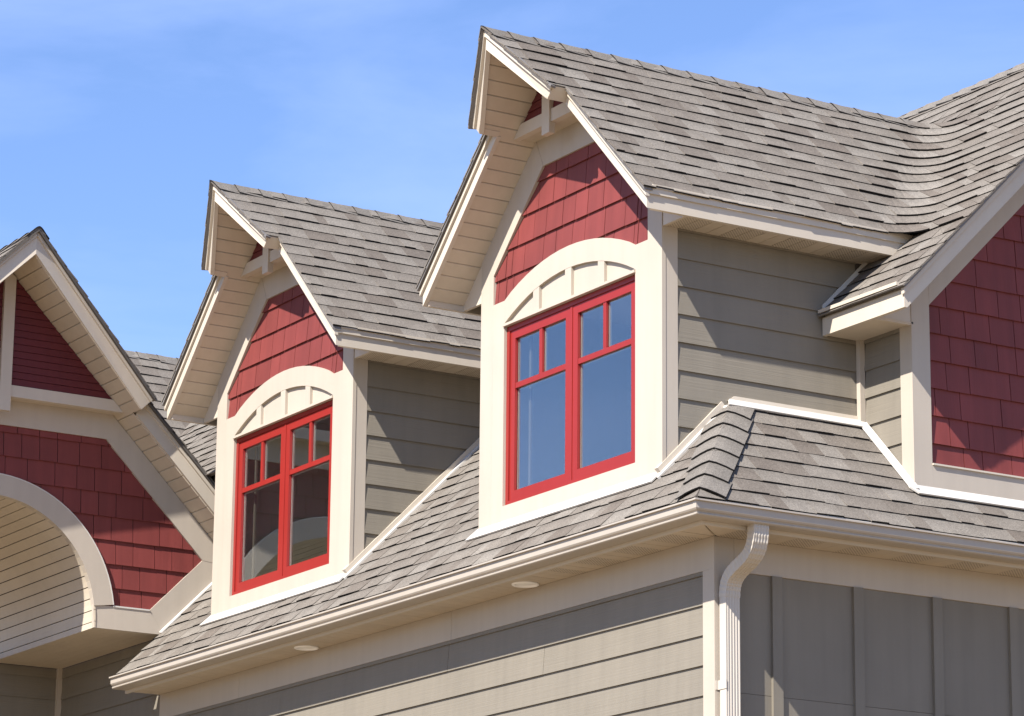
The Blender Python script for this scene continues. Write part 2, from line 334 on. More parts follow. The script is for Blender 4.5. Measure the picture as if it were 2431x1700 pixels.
# ------------------------------------------------------------------ generic gable trim (prow rakes, soffit boards, collar beam, king post)
def gable(fr, par, zr, we, wu, pa, pt, pl, rb, so, beam, tipz, sb=0.0735, left=True, back=0.0):
    """fr: local (x right, y into the building, z) -> world.  rb: rake board bottom below roof top, so: soffit offset"""
    for s in (-1, 1):
        def prow(x): return -(pa+(pt-pa)*min(abs(x)/wu, 1.0))
        # upper (prow) rake: main board and shadow board
        def board(p0, p1, o0, o1, out, th, name, square=True, mat=TRIM):
            (xa, ya), (xb, yb) = p0, p1
            d = Vector((xb-xa, yb-ya)); nn = Vector((-d.y, d.x)); nn.normalize()
            if nn.y > 0: nn = -nn
            k = 0.5 if square else 0.0
            def P(x, y, o, dd): return fr(s*x+s*nn.x*dd, y+nn.y*dd, zr-x-o)
            q = []
            for dd in (out, out-th):
                q.append([P(xa, ya, o0, dd), P(xb-k*o0, yb, o0, dd), P(xb-k*o1, yb, o1, dd), P(xa, ya, o1, dd)])
            # keep the mitre at the ridge on the centre plane
            mb = MB(); mb.prism(q[0], q[1]); mb.build(name, mat, par)
        board((0.0, -pa), (wu, -pt), 0.035, rb, 0.0, 0.03, 'rake_board')
        board((0.0, -pa), (wu, -pt), 0.006, 0.062, 0.016, 0.03, 'shadow_board')
        board((0.0, -pa), (wu+0.012, -pt), -0.001, 0.020, 0.034, 0.05, 'drip_edge', True, GREYRAKE)
        # return from the prow tip to the lower rake
        x0 = wu; mb = MB()
        def Pp(x, y, o): return fr(s*x, y, zr-x-o)
        for (oa, ob, xx) in ((0.012, 0.062, 0.004), (0.05, rb, 0.002)):
            xa_, xb_ = wu-0.5*oa+xx, wu-0.5*ob+xx; za_, zb_ = zr-(wu-0.5*oa)-oa, zr-(wu-0.5*ob)-ob
            mb.prism([fr(s*xa_, -pt+0.002, za_), fr(s*xa_, -pl+0.01, za_), fr(s*xb_, -pl+0.01, zb_), fr(s*xb_, -pt+0.002, zb_)],
                     [fr(s*(xa_-0.03), -pt+0.002, za_+0.03), fr(s*(xa_-0.03), -pl+0.01, za_+0.03), fr(s*(xb_-0.03), -pl+0.01, zb_+0.03), fr(s*(xb_-0.03), -pt+0.002, zb_+0.03)])
        mb.build('rake_return', TRIM, par)
        # lower rake
        def lower(x0, x1, o0, o1, y0, y1, name, mat=TRIM, plumb=True):
            m = MB(); zt = tipz
            pts = [(x0, zr-x0-o0), (x1, zr-x1-o0)]
            if plumb:
                pts += [(x1, max(zr-x1-o1, zt)), (max(x0, zr-o1-zt) if zr-x1-o1 < zt else x1, max(zt, zr-x1-o1)), (x0, zr-x0-o1)]
            else: pts += [(x1, zr-x1-o1), (x0, zr-x0-o1)]
            q = []
            for p in pts:
                if not q or (abs(q[-1][0]-p[0])+abs(q[-1][1]-p[1])) > 1e-4: q.append(p)
            m.prism([fr(s*x, y0, z) for x, z in q], [fr(s*x, y1, z) for x, z in q]); m.build(name, mat, par)
        lower(wu-0.078, we, 0.035, rb, -pl, -pl+0.03, 'rake_board')
        lower(wu-0.02, we+0.014, 0.006, 0.062, -pl-0.018, -pl+0.01, 'shadow_board', plumb=False)
        lower(wu-0.02, we+0.02, -0.001, 0.020, -pl-0.036, -pl+0.03, 'drip_edge', GREYRAKE, plumb=False)
        # sloping soffit boards
        n = int((we-0.03)/sb); lastx = we-0.032
        backing = MB()
        edges = []; wc = wu-0.5*so-0.004
        for i in range(n+1):
            e0, e1 = i*sb, min((i+1)*sb, lastx)
            if e1-e0 < 0.02: continue
            if e0 < wc < e1: edges += [(e0, wc, 0), (wc, e1, 1)]
            else: edges.append((e0, e1, int(e0 >= wc-0.001)))
        for xa, xb, lowz in edges:
            g0, g1 = xa+0.0035*(abs(xa-wc) > 1e-6), xb-0.0035*(abs(xb-wc) > 1e-6)
            def front(x): return -pl+0.026 if lowz else prow(x)+0.026
            m = MB(); e = 0.003
            zt = lambda x, o: zr-x-o
            m.prism([fr(s*g0, front(g0), zt(g0, so)), fr(s*g1, front(g1), zt(g1, so)), fr(s*g1, 0.02, zt(g1, so)), fr(s*g0, 0.02, zt(g0, so))],
                    [fr(s*g0, front(g0), zt(g0, so-0.012)), fr(s*g1, front(g1), zt(g1, so-0.012)), fr(s*g1, 0.02, zt(g1, so-0.012)), fr(s*g0, 0.02, zt(g0, so-0.012))])
            m.build('soffit_board', SOFF, par)
            backing.prism([fr(s*xa, front(xa), zt(xa, so-0.0135)), fr(s*xb, front(xb), zt(xb, so-0.0135)), fr(s*xb, 0.02, zt(xb, so-0.0135)), fr(s*xa, 0.02, zt(xa, so-0.0135))],
                          [fr(s*xa, front(xa), zt(xa, so-0.02)), fr(s*xb, front(xb), zt(xb, so-0.02)), fr(s*xb, 0.02, zt(xb, so-0.02)), fr(s*xa, 0.02, zt(xa, so-0.02))])
        backing.build('soffit_backing', GAP, par)
        # trim strip where the sloping soffit meets the wall
    # collar beam, king post, red bead boards, flat soffit of the bump-out
    zb, zt, zp = beam
    xe = lambda z: zr-so-z-0.003
    m = MB(); yb = -0.165
    m.prism([fr(-xe(zb), yb, zb), fr(xe(zb), yb, zb), fr(xe(zt), yb, zt), fr(-xe(zt), yb, zt)], [fr(-xe(zb), yb+0.05, zb), fr(xe(zb), yb+0.05, zb), fr(xe(zt), yb+0.05, zt), fr(-xe(zt), yb+0.05, zt)])
    m.build('collar_beam', TRIM, par)
    m = MB(); pz = zr-so-0.02
    m.prism([fr(-0.046, yb-0.014, zp), fr(0.046, yb-0.014, zp), fr(0.046, yb-0.014, pz-0.046), fr(0, yb-0.014, pz), fr(-0.046, yb-0.014, pz-0.046)],
            [fr(-0.046, yb+0.030, zp), fr(0.046, yb+0.030, zp), fr(0.046, yb+0.030, pz-0.046), fr(0, yb+0.030, pz), fr(-0.046, yb+0.030, pz-0.046)])
    m.build('king_post', TRIM, par)
    m = MB(); zs = zb+0.012
    m.prism([fr(-xe(zs), yb+0.048, zs), fr(xe(zs), yb+0.048, zs), fr(xe(zs), 0.01, zs), fr(-xe(zs), 0.01, zs)], [fr(-xe(zs), yb+0.048, zs+0.01), fr(xe(zs), yb+0.048, zs+0.01), fr(xe(zs), 0.01, zs+0.01), fr(-xe(zs), 0.01, zs+0.01)])
    m.build('flat_soffit', SOFF, par)
    z = zt-0.05; yy = yb+0.020
    while z < zr-so-0.03:
        z1 = min(z+0.055, zr-so-0.005); m = MB()
        a, c = max(xe(z), 0.001), max(xe(z1), 0.001)
        m.prism([fr(-a, yy-0.006, z), fr(a, yy-0.006, z), fr(c, yy, z1-0.003), fr(-c, yy, z1-0.003)], [fr(-a, yy+0.02, z), fr(a, yy+0.02, z), fr(c, yy+0.02, z1-0.003), fr(-c, yy+0.02, z1-0.003)])
        m.build('bead_board', REDB, par); z += 0.055

def ridge_caps(par, p0, d, sideL, sideR, n, name='ridge_cap', step=0.2, wid=0.135, rnd=None, up=Vector((0, 0, 1)), shear=0.0, rr=0.045, drop=0.014, lift=0.0):
    """caps along direction d from p0, exposed butt at the start of each cap"""
    d = Vector(d).normalized(); sideL = Vector(sideL).normalized(); sideR = Vector(sideR).normalized(); p0 = Vector(p0)
    for i in range(n):
        a = p0+d*(i*step); ln = step+0.05; jit = rnd.uniform(-0.004, 0.004); tone = rnd.random(); wj = wid*(1+rnd.uniform(-0.06, 0.06))
        prof = [(-1, wj), (-1, wj*0.7), (-1, rr), (-1, rr*0.5), (0, 0), (1, rr*0.5), (1, rr), (1, wj*0.7), (1, wj)]
        def ring(t, lift):
            r = []
            for sgn, q in prof:
                dirv = sideL if sgn < 0 else sideR
                off = -drop*max(0, 1-q/rr)**2
                r.append(a+d*(t+(jit if t == 0 else 0)+rnd.uniform(-0.002, 0.002)+(shear*q if t == 0 and i == 0 else 0))+dirv*q+up*(lift+off))
            return r
        r0, r1 = ring(0, 0.036+lift), ring(ln, 0.018+lift); mb = MB()
        A = [mb.vert(p, 0) for p in r0]; B = [mb.vert(p, 1) for p in r1]; A2 = [mb.vert(p-up*0.009) for p in r0]; B2 = [mb.vert(p-up*0.009) for p in r1]
        for k in range(len(prof)-1):
            mb.face([A[k], A[k+1], B[k+1], B[k]], 0, tone); mb.face([A2[k+1], A2[k], B2[k], B2[k+1]], 1, tone); mb.face([A[k+1], A[k], A2[k], A2[k+1]], 1, tone)
        for k in (0, len(prof)-1): mb.face([A[k], B[k], B2[k], A2[k]], 1, tone)
        mb.build(name, [CAPM, DARK], par)

# ------------------------------------------------------------------ dormers
def arc(hw, z0, zc, n=16):
    h = zc-z0; Rr_ = (hw*hw+h*h)/(2*h); c = zc-Rr_; a = math.asin(min(1, hw/Rr_))
    return [(Rr_*math.sin(-a+2*a*i/n), c+Rr_*math.cos(-a+2*a*i/n)) for i in range(n+1)]
def make_dormer(xc, label, seed, wu, pa, pt, yback):
    rnd = random.Random(seed)
    par = thing('dormer', (xc, YD, ZB), label, 'dormer', 'matching roof dormers')
    fr = lambda x, y, z: (xc+x, YD+y, z)
    T = 0.028
    # --- body behind the cladding
    m = MB()
    for s in (-1, 1): m.box(s*HWD-0.032*(s > 0)-0.0*(s < 0)-(0.05 if s > 0 else -0.032), s*HWD-0.032*(s > 0)+(0.0 if s > 0 else 0.082), 0.035, yback, ZB-0.08, 1.96, fr)
    for s in (-1, 1): m.box(min(s*HWW, s*(HWD-0.085)), max(s*HWW, s*(HWD-0.085)), 0.040, 0.11, ZB-0.15, WT, fr)
    m.box(-HWD+0.085, HWD-0.085, 0.040, 0.11, ZB-0.15, WB, fr); m.box(-HWD+0.085, HWD-0.085, 0.040, 0.11, WT, 2.2, fr)
    m.prism([fr(-1.0, 0.040, 2.2), fr(1.0, 0.040, 2.2), fr(0.35, 0.040, 2.85), fr(-0.35, 0.040, 2.85)], [fr(-1.0, 0.11, 2.2), fr(1.0, 0.11, 2.2), fr(0.35, 0.11, 2.85), fr(-0.35, 0.11, 2.85)])
    m.build('wall', SHEATH, par)
    m = MB(); R_ = [(-0.97, 0.30), (0.97, 0.30), (0.97, 1.9), (-0.97, 1.9)]; ra_ = [m.vert(fr(x, 0.112, z)) for x, z in R_]; rb_ = [m.vert(fr(x, 1.55, z)) for x, z in R_]
    m.face(rb_)
    for i in range(4): m.face([ra_[i], ra_[(i+1) % 4], rb_[(i+1) % 4], rb_[i]])
    m.build('interior_lining', ROOM, par)
    # room box: drop the front face so that the windows look in
    # --- front trims
    def plate(polys, name, y0=0.0, y1=T, mat=CREAM):
        m = MB()
        for p in polys: m.prism([fr(x, y0, z) for x, z in p], [fr(x, y1, z) for x, z in p])
        return m.build(name, mat, par)
    SOFW = 0.142
    for s in (-1, 1):
        x0, x1 = s*HWR, s*HWD
        plate([[(x0, ZB), (x1, ZB), (x1, ZR-HWD-SOFW+0.01), (x0, ZR-HWR-SOFW+0.01)]], 'corner_board')
        # rake trim between wall shingles and soffit
        o = 0.424; e = 0.0
        plate([[(s*HWR, ZR-HWR-o), (s*HWR, ZR-HWR-SOFW+0.01), (s*(ZR-SOFW-2.868), 2.868), (s*(ZR-SOFW-2.868)*0.0+s*(ZR-o-RZT), RZT)]], 'rake_trim', -0.001, T-0.001)
    a = ZR-0.424-RZT
    plate([[(-a, RZT), (a, RZT), (ZR-SOFW-2.868, 2.868), (-(ZR-SOFW-2.868), 2.868)]], 'top_band', 0.001, T)
    # casing round the window with its flat arch
    oa = [(max(-HWW, min(HWW, x_)), z_) for x_, z_ in arc(HWA, RZ0, ZCROWN)]; ia = arc(HWW-0.012, WT+0.018, 1.902)
    polys = []
    for s in (-1, 1): polys.append([(s*HWW, ZB), (s*HWR, ZB), (s*HWR, RZ0), (s*HWW, RZ0)])
    polys.append([(-HWW, ZB), (HWW, ZB), (HWW, WB), (-HWW, WB)])
    for i in range(16): polys.append([ia[i], ia[i+1], oa[i+1], oa[i]])
    polys.append([(-HWW, WT), ia[0], oa[0]]); polys.append([(HWW, WT), ia[-1], oa[-1]])
    polys.append([(-HWW, WT), (-HWW, WT+0.012), (HWW, WT+0.012), (HWW, WT)])
    plate(polys, 'window_casing', 0.0005, T)
    for xb in (-0.388, 0.0, 0.388):
        zt = 1.902-0.187*(xb/0.77)**2
        plate([[(xb-0.037, WT+0.010), (xb+0.037, WT+0.010), (xb+0.037, zt+0.02), (xb-0.037, zt+0.02)]], 'arch_bar', 0.002, T)
    for xa, xb in ((-0.77, -0.42), (-0.355, -0.035), (0.035, 0.355), (0.42, 0.77)):
        n = 6; pts = [(xa, WT+0.008), (xb, WT+0.008)]+[(xb+(xa-xb)*i/n, min(1.905-0.187*((xb+(xa-xb)*i/n)/0.77)**2+0.01, 1.92)) for i in range(n+1)]
        plate([pts], 'arch_panel', 0.024, T+0.004)
    # head cap strip over the window
    plate([[(-HWW-0.004, WT-0.012), (HWW+0.004, WT-0.012), (HWW+0.004, WT+0.004), (-HWW-0.004, WT+0.004)]], 'head_cap', -0.012, 0.02)
    # --- red wall shingles
    region = convex_hps([(-HWR-0.004, -1.70), (HWR+0.004, -1.70), (HWR+0.004, -(ZR-HWR-0.40)), (ZR-0.40-RZT-0.02, -RZT-0.02), (-(ZR-0.40-RZT-0.02), -RZT-0.02), (-HWR-0.004, -(ZR-HWR-0.40))])
    mp = lambda u, v, h: fr(u, -h, -v)
    zrow = 1.836-0.1877
    rows = [(-(zrow+(k+1)*0.1877), -(zrow+k*0.1877)) for k in range(7)]
    regs_ = [region+[(1, 0, -HWA), (0, 1, -RZ0+0.006)], region+[(-1, 0, -HWA), (0, 1, -RZ0+0.006)]]
    for (xa, za), (xb, zb) in zip(oa[:-1], oa[1:]):
        sl_ = (zb-za)/(xb-xa); regs_.append(region+[(-1, 0, -xa), (1, 0, xb), (sl_, 1, sl_*xa-za+0.006)])
    lap_rows(mp, regs_, rows, splits_rand(-1.0, 1.0, (0.15, 0.185, 0.2, 0.235), rnd), 'wall_shingle', RED, par, -0.010, -0.0245, 0.007, rnd, 0.0026)
    # --- side walls: corner boards, lap siding
    for s in (1, -1):
        m = MB(); X = s*(HWD-0.0035)
        m.box(min(X, X-s*0.03), max(X, X-s*0.03), T+0.0005, CBD, ZB-0.35, 1.96, fr); m.build('corner_board', CREAM, par)
        if s > 0:
            zz = 1.728; mp2 = lambda u, v, h: fr(HWD+h, u, -v)
            rows = [(-(zz-(k-1)*0.178), -(zz-k*0.178)) for k in range(-1, 10)]
            # region above the roof
            reg = [(-1, 0, -CBD), (1, 0, yback), (0, -1, 1.95), (1, 1, -(ROOFA+YD)+0.06)]
            if xc == XC2: reg = [[(-1, 0, -CBD), (1, 0, YH-YD), (0, -1, 1.95), (1, 1, -(ROOFA+YD)+0.10)], [(-1, 0, -YH+YD), (1, 0, YIN-YD-0.02), (0, -1, 1.95), (0, 1, -0.80)]]
            lap_rows(mp2, reg, rows, lambda k: [CBD+0.001, 4.0], 'clapboard', CLAPY, par, -0.0025, -0.0155, 0.006, rnd)
    # --- roof trims
    gable(fr, par, ZR, WE, wu, pa, pt, PL, 0.147, 0.140, (2.850, 2.936, 2.776), ZR-WE-0.147)
    # eave fascia, drip edge, flat vented soffit
    for s in (1, -1):
        zt = ZR-WE; zb = zt-0.147; ye = lambda z: z-MAIN-YD
        for (x0, x1, za, zc, nm, mt) in ((WE-0.03, WE, zt-0.035, zb, 'fascia_board', TRIM), (WE-0.01, WE+0.014, zt-0.004, zt-0.058, 'shadow_board', TRIM), (WE-0.02, WE+0.022, zt+0.002, zt-0.020, 'drip_edge', TRIM)):
            m = MB(); yf = -PL+(0.0105 if nm == 'shadow_board' else 0.0305)
            m.prism([fr(s*x1, yf, za), fr(s*x1, ye(za), za), fr(s*x1, ye(zc), zc), fr(s*x1, yf, zc)], [fr(s*x0, yf, za), fr(s*x0, ye(za), za), fr(s*x0, ye(zc), zc), fr(s*x0, yf, zc)])
            m.build(nm, mt, par)
        # end panel closing the eave box
        m = MB(); z0 = ZES-0.004
        m.prism([fr(s*(HWD+0.002), 0.006, z0), fr(s*(WE-0.031), 0.006, z0), fr(s*(WE-0.031), 0.006, ZR-WE+0.031-0.135), fr(s*(HWD+0.002), 0.006, ZR-HWD-0.138)],
                [fr(s*(HWD+0.002), 0.03, z0), fr(s*(WE-0.031), 0.03, z0), fr(s*(WE-0.031), 0.03, ZR-WE+0.031-0.135), fr(s*(HWD+0.002), 0.03, ZR-HWD-0.138)])
        m.build('eave_end_panel', TRIM, par)
        if s > 0:
            yb = ye(ZES); i = 0; y = 0.031; bk = MB(); bk.box(HWD-0.03, WE-0.031, 0.031, yb, ZES+0.012, ZES+0.02, fr); bk.build('soffit_backing', GAP, par)
            while y < yb-0.02:
                m = MB(); m.box(HWD-0.02, WE-0.0315, y+0.0025, min(y+0.1, yb)-0.0025, ZES, ZES+0.011, fr)
                m.build('soffit_board', VENT if i % 4 in (0, 1) else SOFF, par); i += 1; y += 0.1
    # --- shingles
    mr = planef(fr(0, 0, ZR), (0, 1, 0), (1, 0, -1), (1, 0, 1)); ml = planef(fr(0, 0, ZR), (0, 1, 0), (-1, 0, -1), (-1, 0, 1))
    V1 = wu*S2; V2 = WE*S2+0.03; oh = 0.042; ev = V2
    vbl = [ev-k*EXPO for k in range(15)]
    lim = (1, 1/S2, ZR-MAIN-YD)
    regs = [[(0, 1, V1), (0, -1, 0.0), (-1, -(pa-pt)/V1*-1*-1, pa+oh)], [(0, -1, -V1), (0, 1, V2+0.02), (-1, 0, PL+oh)]]
    # prow front: u >= -(pa+oh)+(pa-pt)*v/V1   ->  -u + (pa-pt)/V1*v <= pa+oh
    regs[0][2] = (-1, (pa-pt)/V1, pa+oh)
    for r in regs: r.append(lim)
    deck = MB()
    for mf in (mr, ml):
        for r in regs:
            pl = clip([(-1, -0.01), (4, -0.01), (4, V2-0.012), (-1, V2-0.012)], r[:-1]+[(1, 1/S2, ZR-MAIN-YD), (1, 0, yback+1.5), (-1, 0, 0.33)])
            if pl: deck.prism([mf(p[0], p[1], -0.001) for p in pl], [mf(p[0], p[1], -0.018) for p in pl])
    deck.build('roof_deck', SHEATH, par)
    right = None
    if xc == XC1:
        tabs = roof_tabs(mr, regs, vbl, -0.8, 3.1, rnd)
        emit(tabs, par, vis=lambda c: c[1] < 1.75)
    else:
        r = 0.24
        def wmap(u, v, h):
            z = ZR-v/S2; yv = z-MAIN; xa = xc+v/S2; uv = yv-YD-r
            if u <= uv: return mr(u, v, h)
            if u <= uv+math.pi*r/2:
                a = (u-uv)/r; n = Vector((math.cos(a), -math.sin(a), 1)).normalized()
                return Vector((xa+r-r*math.cos(a), yv-r+r*math.sin(a), z))+n*h
            return Vector((xa+r+(u-uv-math.pi*r/2), yv, z))+Vector((0, -1, 1)).normalized()*h
        def slicer(pl):
            us = [p[0] for p in pl]; vv = sum(p[1] for p in pl)/len(pl); uv = ZR-vv/S2-MAIN-YD-r
            lo, hi = uv-0.12, uv+math.pi*r/2+0.12
            if max(us) < lo or min(us) > hi: return None
            c = []; x = lo
            while x < hi:
                if min(us)+0.012 < x < max(us)-0.012: c.append(x)
                x += 0.055
            return c
        # x limit of the main rake: xc+v/S2 + r + (u-uv-pi r/2) <= XGF
        k = ZR-MAIN-YD-r+math.pi*r/2
        lim2 = (1, 1/S2+1/S2, 0.40+0.02-xc-r+k)
        regs2 = [reg[:-1]+[lim2] for reg in regs]
        tabs = roof_tabs(wmap, regs2, vbl, -0.8, 5.2, rnd, slicer)
        own = [t for t in tabs if t[1][1] < (t[1][2]-MAIN)-0.30]; mainpart = [t for t in tabs if not (t[1][1] < (t[1][2]-MAIN)-0.30)]
        emit(own, par); right = mainpart
    # far slope, hidden except for its edge
    tabs = roof_tabs(ml, regs, vbl, -0.8, 2.6, rnd)
    allm = MB(); front = []
    for mb, c in tabs:
        if c[1] < YD-0.1: front.append((mb, c))
        else: allm.merge(mb)
    for mb, c in front: mb.build('roof_shingle', [ROOFM, DARK], par)
    allm.build('roof_shingle_field', [ROOFM, DARK], par, kind='stuff')
    ridge_caps(par, fr(0, -pa-0.045, ZR-0.012), (0, 1, 0), (-1, 0, -1), (1, 0, -1), 18, rnd=rnd, shear=(pa-pt)/wu/S2)
    # --- flashing on the lower roof
    m = MB(); zf = ZB-0.012
    mA = planef((0, 0, ROOFA), (1, 0, 0), (0, -1, -1), (0, -1, 1))
    yv = lambda y: -y*S2
    m.prism([mA(xc-HWD-0.02, yv(YD+0.02), 0.022), mA(xc+HWD+0.008, yv(YD+0.02), 0.022), mA(xc+HWD-0.015, yv(YD-0.062), 0.022), mA(xc-HWD-0.045, yv(YD-0.062), 0.022)],
            [mA(xc-HWD-0.02, yv(YD+0.02), 0.012), mA(xc+HWD+0.008, yv(YD+0.02), 0.012), mA(xc+HWD-0.015, yv(YD-0.062), 0.012), mA(xc-HWD-0.045, yv(YD-0.062), 0.012)])
    m.build('flashing', WHITE, par)
    m = MB(); ylim = YH-0.03 if xc == XC2 else 1.9; X = xc+HWD
    m.prism([mA(X-0.03, yv(YD+0.0), 0.055), mA(X+0.006, yv(YD), 0.055), mA(X+0.006, yv(ylim), 0.055), mA(X-0.03, yv(ylim), 0.055)], [mA(X-0.03, yv(YD), 0.0), mA(X+0.006, yv(YD), 0.0), mA(X+0.006, yv(ylim), 0.0), mA(X-0.03, yv(ylim), 0.0)])
    m.build('step_flashing', TRIM, par)
    m = MB()
    m.prism([mA(X+0.007, yv(YD-0.03), 0.024), mA(X+0.034, yv(YD-0.045), 0.020), mA(X+0.034, yv(ylim), 0.020), mA(X+0.007, yv(ylim), 0.024)], [mA(X+0.007, yv(YD-0.03), 0.0), mA(X+0.034, yv(YD-0.045), 0.0), mA(X+0.034, yv(ylim), 0.0), mA(X+0.007, yv(ylim), 0.0)])
    m.build('flashing', WHITE, par)
    # --- window
    y0 = 0.022
    def frame(mb, xa, xb, za, zb, w, wb, ya, yb):
        mb.box(xa, xa+w, ya, yb, za, zb, fr); mb.box(xb-w, xb, ya, yb, za, zb, fr)
        mb.box(xa+w, xb-w, ya, yb, zb-w, zb, fr); mb.box(xa+w, xb-w, ya, yb, za, za+wb, fr)
    m = MB(); frame(m, -HWW+0.001, HWW-0.001, WB+0.001, WT-0.013, 0.032, 0.030, y0, 0.10); m.box(-0.012, 0.012, y0+0.006, 0.10, WB+0.03, WT-0.044, fr)
    win = m.build('window', SASH, par)
    ZSP = 1.27
    def sub(mb, name, mat):
        o = mb.build(name, mat, None); o.parent = win; o.matrix_parent_inverse = Matrix.Identity(4); return o
    for s in (-1, 1):
        xa, xb = (0.014, HWW-0.034) if s > 0 else (-HWW+0.034, -0.014)
        za, zb = WB+0.032, WT-0.046; ys = y0+0.010
        m = MB(); w_ = 0.058; frame(m, xa, xb, za, zb, w_, 0.060, ys, ys+0.045); sub(m, 'sash', SASH)
        ia_, ib_, ja, jb = xa+w_, xb-w_, za+0.060, zb-w_
        m = MB(); m.box(ia_, ib_, ys+0.003, ys+0.030, ZSP-0.018, ZSP+0.018, fr); sub(m, 'muntin', SASH)
        xm = (ia_+ib_)/2; m = MB(); m.box(xm-0.018, xm+0.018, ys+0.004, ys+0.030, ZSP+0.018, jb, fr); sub(m, 'muntin', SASH)
        for (pa_, pb_, qa, qb) in ((ia_, ib_, ja, ZSP-0.018), (ia_, xm-0.018, ZSP+0.018, jb), (xm+0.018, ib_, ZSP+0.018, jb)):
            m = MB(); m.prism([fr(pa_, ys+0.018, qa), fr(pb_, ys+0.018, qa), fr(pb_, ys+0.018, qb), fr(pa_, ys+0.018, qb)], [fr(pa_, ys+0.022, qa), fr(pb_, ys+0.022, qa), fr(pb_, ys+0.022, qb), fr(pa_, ys+0.022, qb)])
            sub(m, 'pane', GLASS)
            m = MB(); frame(m, pa_, pb_, qa, qb, 0.010, 0.008, ys+0.024, ys+0.036); sub(m, 'glazing_bead', SPACER)
        if s < 0:
            m = MB(); m.box(xa+0.10, xa+0.122, 0.114, 0.126, WB, WT, fr); sub(m, 'blind_rod', flat('rod', (0.16, 0.135, 0.11)))
    # sub-parts carry the offset of the dormer through the window
    return par, right

d1, _ = make_dormer(XC1, 'left dormer with dark panes, beside the arched entry gable', 11, 0.507, 0.612, 0.415, 2.2)
d2, main_tabs = make_dormer(XC2, 'larger right dormer with blue sky-reflecting panes, near the downspout corner', 23, 0.490, 0.633, 0.427, 1.6)

# ------------------------------------------------------------------ main side gable (right)
side = thing('side_gable', (XG, YIN, 0.344), 'big dark red shingled gable at the right edge of the photo', 'gable')
frG = lambda x, y, z: (XG-y, YGC+x, z)
rnd = random.Random(5)
ZRG = YGC+MAIN; WEG = YGC-YEF; TIPG = 1.389
# body
m = MB(); HWG = YGC-YIN
m.prism([frG(-HWG+0.03, 0.03, 0.1), frG(HWG-0.03, 0.03, 0.1), frG(HWG-0.03, 0.03, 1.68), frG(0, 0.03, ZRG-0.18), frG(-HWG+0.03, 0.03, 1.68)], [frG(-HWG+0.03, 0.12, 0.1), frG(HWG-0.03, 0.12, 0.1), frG(HWG-0.03, 0.12, 1.68), frG(0, 0.12, ZRG-0.18), frG(-HWG+0.03, 0.12, 1.68)])
m.box(XR-0.05, XG-0.12, YIN+0.02, YIN+0.1, 0.1, 1.6)
m.build('wall', SHEATH, side)
def plateG(polys, name, y0=0.0, y1=0.028, mat=CREAM):
    m = MB()
    for p in polys: m.prism([frG(x, y0, z) for x, z in p], [frG(x, y1, z) for x, z in p])
    return m.build(name, mat, side)
RX = YGC-1.60           # half width of the red field
OFR = 0.445
for s in (-1, 1):
    plateG([[(s*HWG, 0.344), (s*RX, 0.344), (s*RX, ZRG-RX-0.16), (s*HWG, ZRG-HWG-0.16)]], 'corner_board')
    plateG([[(s*RX, ZRG-RX-OFR), (s*RX, ZRG-RX-0.16), (s*0.2, ZRG-0.2-0.16), (s*0.2, ZRG-0.2-OFR)]], 'rake_trim', -0.001, 0.027)
plateG([[(-RX, 0.344), (RX, 0.344), (RX, 0.513), (-RX, 0.513)]], 'bottom_band', 0.0005)
plateG([[(-RX, 0.513), (RX, 0.513), (RX, 0.524), (-RX, 0.524)]], 'drip_cap', -0.012, 0.02, TRIM)
reg = convex_hps([(-RX-0.005, -0.50), (RX+0.005, -0.50), (RX+0.005, -(ZRG-RX-OFR+0.02)), (0, -(ZRG-OFR+0.02)), (-RX-0.005, -(ZRG-RX-OFR+0.02))])
mpG = lambda u, v, h: frG(u, -h, -v)
rows = [(-(0.6555-0.178+(k+1)*0.178), -(0.6555-0.178+k*0.178)) for k in range(0, 12)]
lap_rows(mpG, reg+[(1, 0, 0.2)], rows, splits_rand(-2.0, 0.2, (0.15, 0.185, 0.2, 0.235, 0.33), rnd), 'wall_shingle', RED, side, -0.010, -0.0245, 0.007, rnd, 0.0026)
m = MB()
pl = clip([(-0, -0.5), (2, -0.5), (2, -4), (0, -4)], reg+[(-1, 0, -0.2)])
m.prism([mpG(u, v, -0.013) for u, v in pl], [mpG(u, v, -0.025) for u, v in pl]); m.build('wall_shingle_field', RED, side, kind='stuff')
gable(frG, side, ZRG, WEG, 1.13, 0.645, 0.42, 0.31, 0.178, 0.165, (2.62, 2.71, 2.50), TIPG)
# small return wall facing the dormers: corner board, lap siding, inside corner post
m = MB(); m.box(XG-0.119, XG-0.0285, YIN, YIN+0.028, 0.2, 1.40); m.build('corner_board', CREAM, side)
m = MB(); m.box(XR-0.004, XR+0.034, YIN-0.030, YIN+0.01, 0.70, 1.40); m.build('inside_corner_post', CREAM, side)
mpI = lambda u, v, h: (u, YIN-h, -v)
rows = [(-(1.728-(k-1)*0.178), -(1.728-k*0.178)) for k in range(1, 10)]
lap_rows(mpI, [(0, -1, 1.40), (-1, 1, -(ROOFA)+0.02)] and [(0, -1, 1.40), (1, 1, -ROOFA+0.06+0.0)] and [(0, -1, 1.40)], rows, lambda k: [XR+0.035, XG-0.1195], 'clapboard', CLAPX, side, -0.0025, -0.0155, 0.006, rnd)
